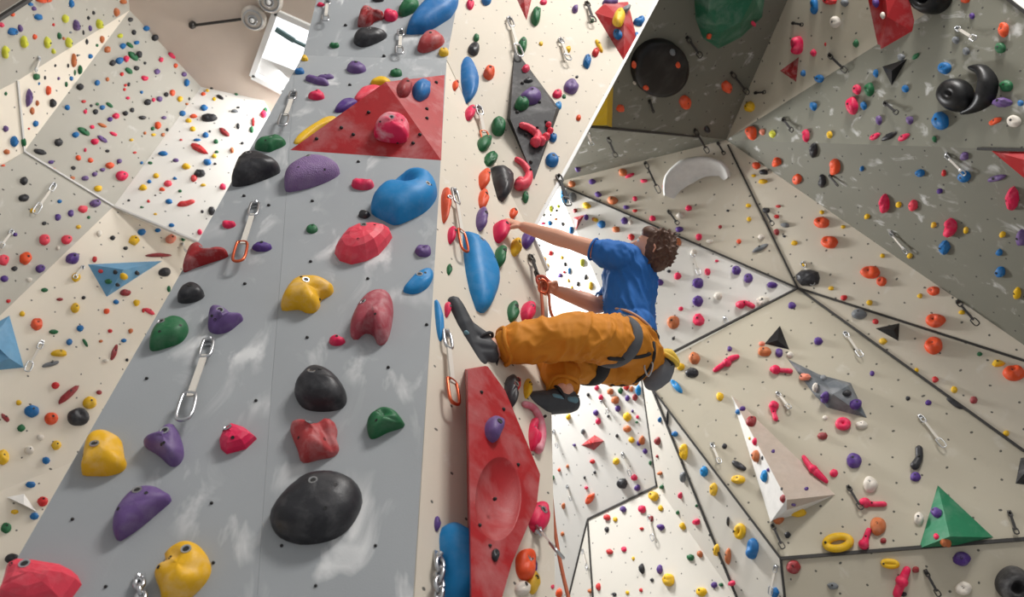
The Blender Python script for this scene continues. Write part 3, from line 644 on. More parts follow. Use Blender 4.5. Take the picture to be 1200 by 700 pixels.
def hold_geo(poly, pl, style='d', H=.4, peak=(0, 0), seed=0, seg=16, big=False, scoop=None, layers=0, noise=.10, groove=None, sharp=False):
    rng = random.Random(seed)
    out = np.asarray(poly, float) if style == 'f' else (resample(poly, seg) if sharp else smooth_poly(poly, seg))
    n = len(out)
    T0_ = out.min(0); T1_ = out.max(0); tc = (T0_ + T1_) / 2; ts = np.maximum(T1_ - T0_, 1)
    Q = out.copy(); prof = ring_profile(style, big); ph = [rng.uniform(0, 6.28) for _ in range(8)]
    for it in range(5):
        base = np.array([pl.hit(*q) for q in Q]); c = base.mean(0); L = pl.local(base, c)[:, :2]
        ctr = L.mean(0); ext = np.linalg.eigvalsh(np.cov((L - ctr).T)); dim = 2 * math.sqrt(2 * max(ext[0], 1e-9)); dmax = 2 * math.sqrt(2 * ext[1])
        h = H * math.sqrt(dim * dmax) if style != 'p' else H * dim
        pk = ctr + np.array(peak) * dmax * .5
        V = []
        for r, z in prof:
            for i in range(n):
                p = pk + (L[i] - pk) * r; p = p + (L[i] - p) * 0
                a = 2 * math.pi * i / n
                zz = z * h * (1 + noise * (1 if r < .99 else 0) * (math.sin(2 * a + ph[0]) * r + .6 * math.sin(3 * a + ph[1] + 4 * r) * r + .4 * math.sin(5 * a + ph[2] + 6 * r) * r))
                x = (p - ctr) / (dmax * .5)
                if scoop is not None:
                    dd = ((x[0] - scoop[0]) / scoop[2]) ** 2 + ((x[1] - scoop[1]) / scoop[2]) ** 2
                    zz -= scoop[3] * h * math.exp(-dd) * min(1, z * 1.6)
                if groove is not None:
                    dd = ((x[0] * math.cos(groove[0]) + x[1] * math.sin(groove[0]) - groove[1]) / groove[2]) ** 2
                    zz -= groove[3] * h * math.exp(-dd) * min(1, z * 1.6)
                if layers and .05 < z < 1: zz += h * .035 * (((layers * .16 * (x[1] + .35 * x[0]) + ph[3]) % 1.0) - .5) * 1.6
                V.append((p[0], p[1], max(zz, 0) if r < 1 else 0.0))
        V.append((pk[0], pk[1], h * prof[-1][1] * (1 - (scoop[3] * math.exp(-(((pk - ctr)[0] / (dmax * .5) - scoop[0]) / scoop[2]) ** 2 - (((pk - ctr)[1] / (dmax * .5) - scoop[1]) / scoop[2]) ** 2) if scoop else 0)) + (0 if noise == 0 else 0)))
        V = np.array(V)
        W = c + V[:, :1] * pl.x + V[:, 1:2] * pl.y + V[:, 2:] * pl.n
        px = proj(W); b0 = px.min(0); b1 = px.max(0); bc = (b0 + b1) / 2; bs = np.maximum(b1 - b0, .5)
        if it < 4:
            k = np.clip(ts / bs, .6, 1.5); Q = (Q - bc) * k + tc
            qs = Q.max(0) - Q.min(0)
            for ax in (0, 1):
                if qs[ax] < .45 * ts[ax]: m_ = (Q[:, ax].max() + Q[:, ax].min()) / 2; Q[:, ax] = m_ + (Q[:, ax] - m_) * .45 * ts[ax] / max(qs[ax], .01)
    F = []
    K = len(prof)
    for k in range(K - 1):
        for i in range(n): F.append((k * n + i, k * n + (i + 1) % n, (k + 1) * n + (i + 1) % n, (k + 1) * n + i))
    for i in range(n): F.append(((K - 1) * n + i, (K - 1) * n + (i + 1) % n, K * n))
    a2 = sum(L[i - 1][0] * L[i][1] - L[i][0] * L[i - 1][1] for i in range(n))
    if a2 < 0: F = [q[::-1] for q in F]
    V[:, 2] -= .002
    return V, F, c, h, dmax
def ell(u, v, w, h, ang, n, rng, jag):
    """outline whose bounding box is about w x h; ang tilts a longer shape"""
    out = []
    if ang:
        A = max(w, h) / 2 * 1.02; B = max(2.2, min(w, h) / 2 * ((.36 if abs(ang) >= 35 and max(w, h) > 16 else .55) if min(w, h) > .5 * max(w, h) else .8)); t = math.radians(ang)
    for i in range(n):
        a = 2 * math.pi * i / n; r = 1 + jag * rng.uniform(-1, 1)
        if ang: x, y = A * r * math.cos(a), B * r * math.sin(a); out.append((u + x * math.cos(t) - y * math.sin(t), v + x * math.sin(t) + y * math.cos(t)))
        else: out.append((u + w / 2 * r * math.cos(a), v + h / 2 * r * math.sin(a)))
    return out
ALLPTS = []
def bolt(parent, V, F, at_xy, r, mat2=('steel', 'bolt_dark'), name='bolt'):
    """recessed bolt head: a steel washer ring with a dark socket, set on the hold's surface"""
    bvh = BVHTree.FromPolygons([Vector(x) for x in V], [tuple(q) for q in F])
    hit = bvh.ray_cast(Vector((at_xy[0], at_xy[1], 5)), Vector((0, 0, -1)))
    if hit[0] is None: return
    p, nn = hit[0], hit[1]
    if nn.z < 0: nn = -nn
    X = nn.orthogonal().normalized(); Y = nn.cross(X); m = MB(); k = 10
    rr = [(1.0, -.1 * r), (.95, .12 * r), (.7, .12 * r), (.62, .02 * r)]
    vs = []
    for q, z in rr: vs += [np.array(p + X * (q * r * math.cos(6.2832 * i / k)) + Y * (q * r * math.sin(6.2832 * i / k)) + nn * z) for i in range(k)]
    m.add(vs, [(j * k + i, j * k + (i + 1) % k, (j + 1) * k + (i + 1) % k, (j + 1) * k + i) for j in range(3) for i in range(k)], 0)
    m.add(vs[3 * k:], [tuple(range(k))], 1)
    return m.build(name, None, parent, smooth=False, mats=list(mat2))
SHAPE = {'d': 'rounded', 'f': 'angular', 'j': 'scooped', 'p': 'pointed'}
def hold(poly, color, style='d', H=.4, mat=None, seed=0, label=None, short=None, pl=None, bolts=True, **kw):
    P = np.asarray(poly, float); uv = (P.min(0) + P.max(0)) / 2; wh = P.max(0) - P.min(0); big = max(wh) > 34
    place = None
    if pl is None: pl, place = find(*uv)
    V, F, c, h, dm = hold_geo(poly, pl, style, H, seed=seed, seg=36 if big else (20 if max(wh) > 14 else 12), big=big, **kw)
    o = mesh_obj('climbing_hold', V, F, mat or 'hold_' + PAL[color][0], None, pl.frame(c), smooth=style != 'f')
    o['category'] = 'climbing hold'
    if bolts and max(wh) >= 11:
        r = min(.012, dm * .09) if not big else .016
        L0 = V[:, :2].mean(0); bx = bolts if isinstance(bolts, tuple) else (0.0, .22)
        bolt(o, V, F, (L0[0] + bx[0] * dm * .5, L0[1] + bx[1] * dm * .5), r, ('steel', 'bolt_dark') if big else ('bolt_dark', 'bolt_dark'))
    if big and bolts is not False:
        rg = random.Random(seed + int(uv[0])); L0 = V[:, :2].mean(0)
        for k in range(2): t_ = rg.uniform(0, 6.28); bolt(o, V, F, (L0[0] + .3 * dm * math.cos(t_), L0[1] + .2 * dm * math.sin(t_)), .0065, ('bolt_dark', 'bolt_dark'), 'screw_hole')
    if label:
        o['label'] = label; LAND.append((uv[0], uv[1], short)) if short else None
    else: ITEMS.append(dict(o=o, u=uv[0], v=uv[1], w=wh[0], h=wh[1], col=PAL[color][0], shape=SHAPE[style] if not (max(wh) > 2.2 * min(wh)) else 'long', what='hold', place=place or find(*uv)[1]))
    return o
def S5(s, ox, oy, k):                        # outline read off an enlarged crop
    v = [float(x) for x in s.replace(',', ' ').split()]; return [(ox + v[i] / k, oy + v[i + 1] / k) for i in range(0, len(v), 2)]
# -- the big holds of the pillar face
B = hold
B(S5('32,515 45,480 75,445 110,415 150,403 195,405 235,425 250,460 240,500 215,540 180,565 130,577 90,575 50,555', 300, 350, 2), 'n', H=.34, layers=9, noise=.04, bolts=(-.1, .4), label='largest black shell shaped hold low on the grey pillar face', short='largest black hold', pl=PF)
B(S5('90,215 100,185 120,160 150,155 185,175 210,210 212,240 195,260 150,266 110,255', 300, 350, 2), 'n', H=.5, layers=12, noise=.03, peak=(-.1, .1), bolts=(-.25, .3), label='black stepped cone hold above the red double-pointed hold', short='black cone hold', pl=PF)
B(S5('475,285 480,230 500,120 540,40 610,15 680,35 715,70 730,170 745,210 720,260 640,290 540,292', 0, 500, 5), 'y', H=.42, mat='hold_near_yellow', noise=.1, scoop=(.75, .2, .45, .35), bolts=(-.15, .05), label='big yellow hold with a scooped side at the edge of the grey pillar face', short='big yellow edge hold', pl=PF)
B(S5('565,270 575,190 630,110 700,50 780,38 830,60 865,95 800,160 700,250 600,320 580,310', 0, 560, 4.286), 'p', H=.42, noise=.05, bolts=(-.1, .5), label='purple half moon hold low on the grey pillar face', short='purple half moon hold', pl=PF)
B(S5('775,490 800,440 830,420 830,375 900,330 960,315 1020,345 1060,420 1050,490 990,570 900,640 820,640 800,560', 0, 560, 4.286), 'y', H=.45, mat='hold_near_yellow', noise=.14, scoop=(-.35, .35, .35, .3), bolts=(.1, .5), label='yellow lumpy hold cut by the bottom edge of the grey pillar face', short='bottom yellow hold', pl=PF)
B(S5('-30,640 -10,600 20,520 40,440 90,405 200,410 320,425 390,470 412,520 380,570 330,640 150,690', 0, 560, 4.286), 'c', style='f', H=.4, noise=.1, bolts=(-.2, .2), label='large pink angular hold at the bottom corner of the pillar face', short='bottom pink hold', pl=PF)
B(S5('378,415 440,380 505,335 535,390 545,460 525,505 490,515 440,465', 60, 400, 3.5), 'p', H=.5, noise=.12, bolts=(-.05, .3), label='purple winged hold hanging under the long quickdraw', short='purple winged hold', pl=PF)
B(S5('690,410 705,360 745,335 800,350 845,390 800,440 720,465 695,440', 60, 400, 3.5), 'k', style='f', H=.4, bolts=(-.3, .3), label='pink angular hold right of the purple winged hold', short='pink angular hold', pl=PF)
B(S5('210,345 230,320 275,325 310,345 345,318 390,320 405,350 400,390 412,435 390,470 330,485 260,500 240,440', 280, 400, 3.5), 'r', H=.42, mat='hold_red_brick', noise=.14, groove=(.5, .35, .16, .3), bolts=(-.2, .35), label='brick red double-pointed hold between the two black shell holds', short='brick red hold', pl=PF)
B(S5('525,330 545,290 590,268 640,280 680,330 660,350 610,370 560,400 535,395', 280, 400, 3.5), 'g', H=.5, noise=.16, scoop=(0, .3, .3, .35), label='dark green pocketed hold right of the brick red hold', short='green pocketed hold', pl=PF)
B(S5('350,120 355,85 375,60 410,40 435,45 442,70 425,100 390,115 365,123', 0, 350, 2), 'g', H=.4, noise=.06, bolts=(-.3, .3), label='dark green shield hold near the left edge of the grey pillar face', short='green shield hold', pl=PF)
B(S5('320,630 325,530 350,490 400,487 440,510 525,540 500,580 440,640 370,660', 180, 260, 5), 'p', H=.45, noise=.2, groove=(-.6, .1, .2, .3), bolts=(-.1, .2), label='purple twisted hold above the long quickdraw', short='purple twisted hold', pl=PF)
B(S5('170,290 180,230 210,150 260,115 300,140 320,165 370,150 435,155 430,180 330,225 240,265 180,298', 180, 260, 5), 'm', H=.45, mat='hold_red_deep', noise=.1, scoop=(.2, .35, .25, .4), label='dark red heart shaped hold at the left edge of the pillar face', short='dark red heart hold', pl=PF)
B(S5('140,470 150,410 200,360 240,350 280,370 300,420 270,455 200,480', 180, 260, 5), 'n', H=.45, layers=8, noise=.04, label='black domed hold below the dark red heart hold', short='black domed hold', pl=PF)
B([(330, 363), (333, 345), (345, 330), (362, 323), (380, 323), (391, 330), (388, 340), (376, 348), (375, 358), (368, 367), (358, 367), (350, 362)], 'y', H=.45, mat='hold_near_yellow', noise=.12, scoop=(.5, -.1, .35, .45), label='yellow curled hold with a chalky tip mid way on the pillar face', short='yellow curled hold', pl=PF)
B([(411, 393), (412, 375), (425, 352), (440, 340), (455, 340), (461, 355), (458, 385), (452, 402), (443, 405), (438, 393), (428, 389), (418, 398)], 'm', H=.42, mat='hold_maroon_pale', noise=.08, bolts=(-.3, .2), label='faded maroon two-legged hold under the coral hold', short='maroon two-legged hold', pl=PF)
B(S5('210,170 225,125 270,60 350,20 460,0 540,15 550,50 520,110 470,180 400,225 310,252 240,225', 350, 260, 5), 'c', style='f', H=.36, noise=.08, bolts=(0, .3), label='large coral pink faceted hold under the big blue hold', short='coral faceted hold', pl=PF)
B(S5('222,560 240,510 320,420 400,360 480,330 560,345 600,390 610,470 560,560 480,620 370,672 300,640 235,600', 390, 130, 5), 'a', H=.34, noise=.05, scoop=(-.05, .42, .26, .85), bolts=(.5, .1), label='big blue sculpted hold under the red pyramid volume', short='big blue hold', pl=PF)
B(S5('415,400 430,350 490,300 560,262 620,252 690,270 740,310 735,345 680,390 580,440 480,470 425,473', 250, 130, 5), 'p', H=.36, mat='hold_ribbed_purple', noise=.02, bolts=(-.1, .45), label='mauve ribbed dome hold under the red pyramid volume', short='mauve ribbed hold', pl=PF)
B(S5('110,440 115,380 140,300 180,245 240,230 310,245 370,285 395,320 370,350 280,400 180,440', 250, 130, 5), 'n', H=.4, layers=14, noise=.04, bolts=(-.2, .4), label='black ridged shell hold at the upper left edge of the pillar face', short='black ridged hold', pl=PF)
B(S5('245,220 260,180 310,150 390,135 425,160 415,190 360,225 325,243', 250, 130, 5), 'g', H=.4, noise=.1, scoop=(-.1, .3, .25, .3), label='bright green pocket hold above the black ridged shell hold', short='bright green pocket hold', pl=PF)
B(S5('445,290 460,230 510,180 560,175 600,210 600,240 560,280 490,312 455,305', 400, 0, 5), 'm', H=.42, mat='hold_red_brick', noise=.08, label='brick red egg hold above the red pyramid volume', short='brick red egg hold')
B(S5('380,200 390,150 430,80 480,20 500,-30 690,-40 680,20 640,90 560,150 480,200 400,205', 400, 0, 5), 'b', H=.3, noise=.03, sharp=True, bolts=False, label='big blue leaf hold cut by the top edge of the pillar face', short='top blue leaf hold', pl=PF2)
B(S5('72,220 90,175 140,155 220,160 268,180 250,215 180,260 120,278 80,255', 400, 0, 5), 'n', H=.36, layers=14, noise=.05, label='black teardrop hold near the top of the pillar face', short='black teardrop hold')
B(S5('97,160 100,110 125,40 160,28 195,55 240,65 250,95 200,110 170,150 120,160', 400, 0, 5), 'm', H=.45, mat='hold_red_deep', noise=.22, label='dark red craggy hold above the black teardrop hold', short='dark red craggy hold')
B(S5('335,60 360,10 370,-20 450,-20 440,50 380,95 340,95', 400, 0, 5), 'g', H=.4, noise=.2, label='dark green rough hold beside the top blue leaf hold', short='top green hold')
B(S5('612,410 640,360 700,300 760,268 785,280 785,330 750,390 680,425', 350, 260, 5), 'a', H=.26, noise=.1, label='flat blue chalked hold beside the pillar corner', short='flat blue hold', pl=PF)
B(S5('240,130 260,50 320,10 390,5 440,40 447,110 430,180 360,190 270,170', 390, 130, 5), 'k', H=.42, noise=.14, mat='hold_pink_chalk', label='chalky bright pink block hold on the red pyramid volume', short='chalky pink hold')
B([(344, 168), (350, 159), (366, 148), (386, 136), (394, 139), (372, 153), (352, 168)], 'y', H=.15, bolts=False, label='long yellow hold peeking over the slanting edge of the red pyramid volume', short='peeking yellow hold', pl=PF)
B([(414, 122), (421, 108), (434, 101), (447, 99), (446, 108), (430, 118)], 'c', H=.3, bolts=False, label='coral hold half hidden behind the upper edge of the red pyramid volume', pl=PF)
B([(392, 131), (400, 119), (414, 114), (420, 119), (404, 131)], 'v', H=.3, bolts=False, label='dark purple hold half hidden behind the slanting edge of the red pyramid volume', pl=PF)
B([(434, 98), (440, 91), (451, 89), (458, 94), (452, 100)], 'y', H=.3, bolts=False, label='pale yellow hold just behind the tip of the red pyramid volume', pl=PF)
# -- the big holds of the pillar side
B(S5('655,190 700,230 760,300 820,390 848,460 840,520 800,580 745,615 700,500 670,400 655,290', 400, 0, 5), 'b', style='d', H=.22, noise=.02, sharp=True, bolts=False, label='tall blue leaf hold at the upper corner of the cream side', short='upper blue leaf hold', pl=PS1)
B([(542, 271), (553, 273), (567, 283), (577, 300), (585, 321), (586.5, 331), (585, 343), (577, 361), (569, 369), (560, 364), (551, 340), (546, 318), (543, 295)], 'a', H=.22, noise=.02, sharp=True, bolts=(-.1, .7), label='long blue leaf hold on the cream side above the raised shoe', short='long blue leaf hold', pl=PS1)
B(S5('110,480 130,420 180,440 260,465 300,510 325,590 300,660 280,730 140,730 125,600', 480, 480, 3.18), 'a', H=.36, noise=.05, bolts=(.2, .1), label='big blue block hold at the bottom of the cream pillar side', short='bottom blue hold', pl=PS1)
B(S5('435,490 490,485 550,520 595,570 600,640 590,690 545,745 500,720 460,600', 500, 110, 5.836), 'n', H=.36, layers=9, noise=.04, sharp=True, label='black pointed shell hold left of the pink hook hold', short='black shell hold', pl=PS1)
B([(578, 262), (583, 257), (592, 259), (598, 267), (598, 277), (592, 284), (588, 286), (581, 282), (578, 272)], 'k', H=.5, noise=.05, label='dark pink round hold gripped by the climber', short='gripped pink hold', pl=PS1)
B([(509, 352), (514, 356), (519, 372), (521, 390), (519, 400), (515, 398), (511, 380)], 'a', H=.25, bolts=False, label='thin blue sliver hold beside the toe of the raised shoe', short='thin blue hold', pl=PS1)

def tube_hold(path, rad, color, label=None, short=None, pl=None, mat=None, closed=False, lift=.7, blobs=()):
    """hold bent from a thick rod: path of (u, v), radius in pixels"""
    u0, v0 = np.mean([p[0] for p in path]), np.mean([p[1] for p in path])
    place = find(u0, v0)[1]
    if pl is None: pl = find(u0, v0)[0]
    ppm = f / pl.depth(u0, v0); S = spline([(u, v, 0) for u, v in path], 5, closed)
    R = np.interp(np.linspace(0, 1, len(S)), np.linspace(0, 1, len(rad)), rad) / ppm
    c = pl.hit(u0, v0); P = np.array([pl.hit(s[0], s[1], lift * r) for s, r in zip(S, R)])
    m = MB(); m.tube(pl.local(P, c), R, 10, closed)
    for (u, v, r) in blobs:
        q = pl.local([pl.hit(u, v, r / ppm * .6)], c)[0]; rr = r / ppm
        m.tube([q + np.array([0, 0, -rr * .3]), q + np.array([0, 0, rr * .1])], [rr, rr * .95], 12)
    o = m.build('climbing_hold', mat or 'hold_' + PAL[color][0], None, pl.frame(c)); o['category'] = 'climbing hold'
    w = max(p[0] for p in path) - min(p[0] for p in path) + 2 * max(rad); h = max(p[1] for p in path) - min(p[1] for p in path) + 2 * max(rad)
    if max(w, h) > 18:
        mm = MB(); q = pl.local([pl.hit(S[len(S) // 2][0], S[len(S) // 2][1])], c)[0]; rr = R[len(S) // 2]; z = rr * (lift + 1)
        mm.tube([q + np.array([0, 0, z - .004]), q + np.array([0, 0, z + .001])], min(.013, rr * .35), 10); mm.build('bolt', 'bolt_dark', o, smooth=False)
    if label:
        o['label'] = label
        if short: LAND.append((u0, v0, short))
    else: ITEMS.append(dict(o=o, u=u0, v=v0, w=w, h=h, col=PAL[color][0], shape='ring shaped' if closed else 'bone shaped', what='hold', place=place))
    return o
tube_hold([(606, 187), (614, 193), (620, 204), (616, 214), (609, 217)], [3.5, 4, 4.5, 6.5, 7], 'c', 'pink hook hold curling below the black diamond volume', 'pink hook hold', blobs=[(610, 214, 7)])
tube_hold([(612, 147), (620, 150), (630, 158), (628, 168)], [4, 4.5, 5, 5.5], 'c', 'pink claw hold with two horns on the black diamond volume', 'pink claw hold', blobs=[(628, 166, 6.5), (634, 165, 6), (640, 160, 5), (645, 153, 4), (643, 146, 3.6)])
tube_hold([(615, 474), (625, 478), (633, 492), (635, 510), (631, 526)], [4, 4.5, 5, 5.5, 6], 'k', 'chalky pink arch hold under the lower shoe', 'pink arch hold', pl=PS1, mat='hold_arch_pink')
for pth, rd, col_, bl, lb, sh in (
    ([(838, 434), (848, 427), (856, 421), (864, 418)], [2.6, 3.2, 3.6, 2.6], 'k', [(852, 425, 5)], 'pink stick hold slanting upward on the main beige wall', 'slanting pink stick hold'),
    ([(906, 433), (914, 434), (926, 435)], [4, 2.6, 3], 'k', [(909, 433, 5.5)], 'pink bone hold above the tip of the grey spike volume', 'upper pink bone hold'),
    ([(906, 476), (907, 484), (909, 491)], [5, 2.6, 3], 'k', [(907, 475, 5.5)], 'pink upright bone hold above the white prism volume', 'pink upright bone hold'),
    ([(942, 536), (948, 545), (957, 554), (968, 564)], [2.6, 3.6, 4.6, 2.6], 'k', [(953, 550, 5.5)], 'long pink stick hold beside the pinkish prism face', 'long pink stick hold'),
    ([(1012, 589), (1022, 591), (1036, 591)], [5, 3.2, 3.2], 'k', [(1014, 589, 6)], 'pink bone hold lying left of the green pyramid volume', 'lying pink bone hold'),
    ([(1018, 622), (1015, 630), (1013, 638)], [3.2, 3.2, 5], 'k', [(1012, 638, 6)], 'pink upright bone hold beside the yellow loop hold', 'lower pink bone hold'),
    ([(1063, 668), (1057, 682), (1051, 697)], [4, 5, 4.5], 'k', [(1057, 682, 7)], 'pink three-knobbed hold on the lower beige wall', 'pink three-knobbed hold'),
    ([(866, 357), (873, 355), (882, 359)], [4, 3, 3], 'k', [(868, 357, 5)], 'pink bridge hold above the joint on the wall beside the climber', 'pink bridge hold'),
    ([(1077, 526), (1077, 537), (1072, 546)], [4, 4, 5], 'n', [], 'black snake shaped hold on the main beige wall', 'black snake hold')):
    tube_hold(pth, rd, col_, lb, sh, blobs=bl)
def loop(u, v, w, h, r, color, ang=0, **k):
    t = math.radians(ang); pts = []
    for i in range(10):
        a = 2 * math.pi * i / 10; x = (w / 2 - r) * math.cos(a); y = (h / 2 - r) * math.sin(a); pts.append((u + x * math.cos(t) - y * math.sin(t), v + x * math.sin(t) + y * math.cos(t)))
    return tube_hold(pts, [r], color, closed=True, **k)
loop(982, 636, 37, 23, 4.5, 'y', -8, label='big yellow loop hold just above the lowest dark joint', short='yellow loop hold')
loop(1043, 661, 22, 12, 3.2, 'y', 5, label='small yellow loop hold below the green pyramid volume', short='small yellow loop hold')
loop(867, 623, 14, 19, 3.6, 'y', 10, label='yellow ring hold on the narrow beige facet', short='yellow ring hold')
loop(988, 497, 18, 16, 4.2, 'k', label='pink doughnut hold under the grey spike volume', short='pink doughnut hold')

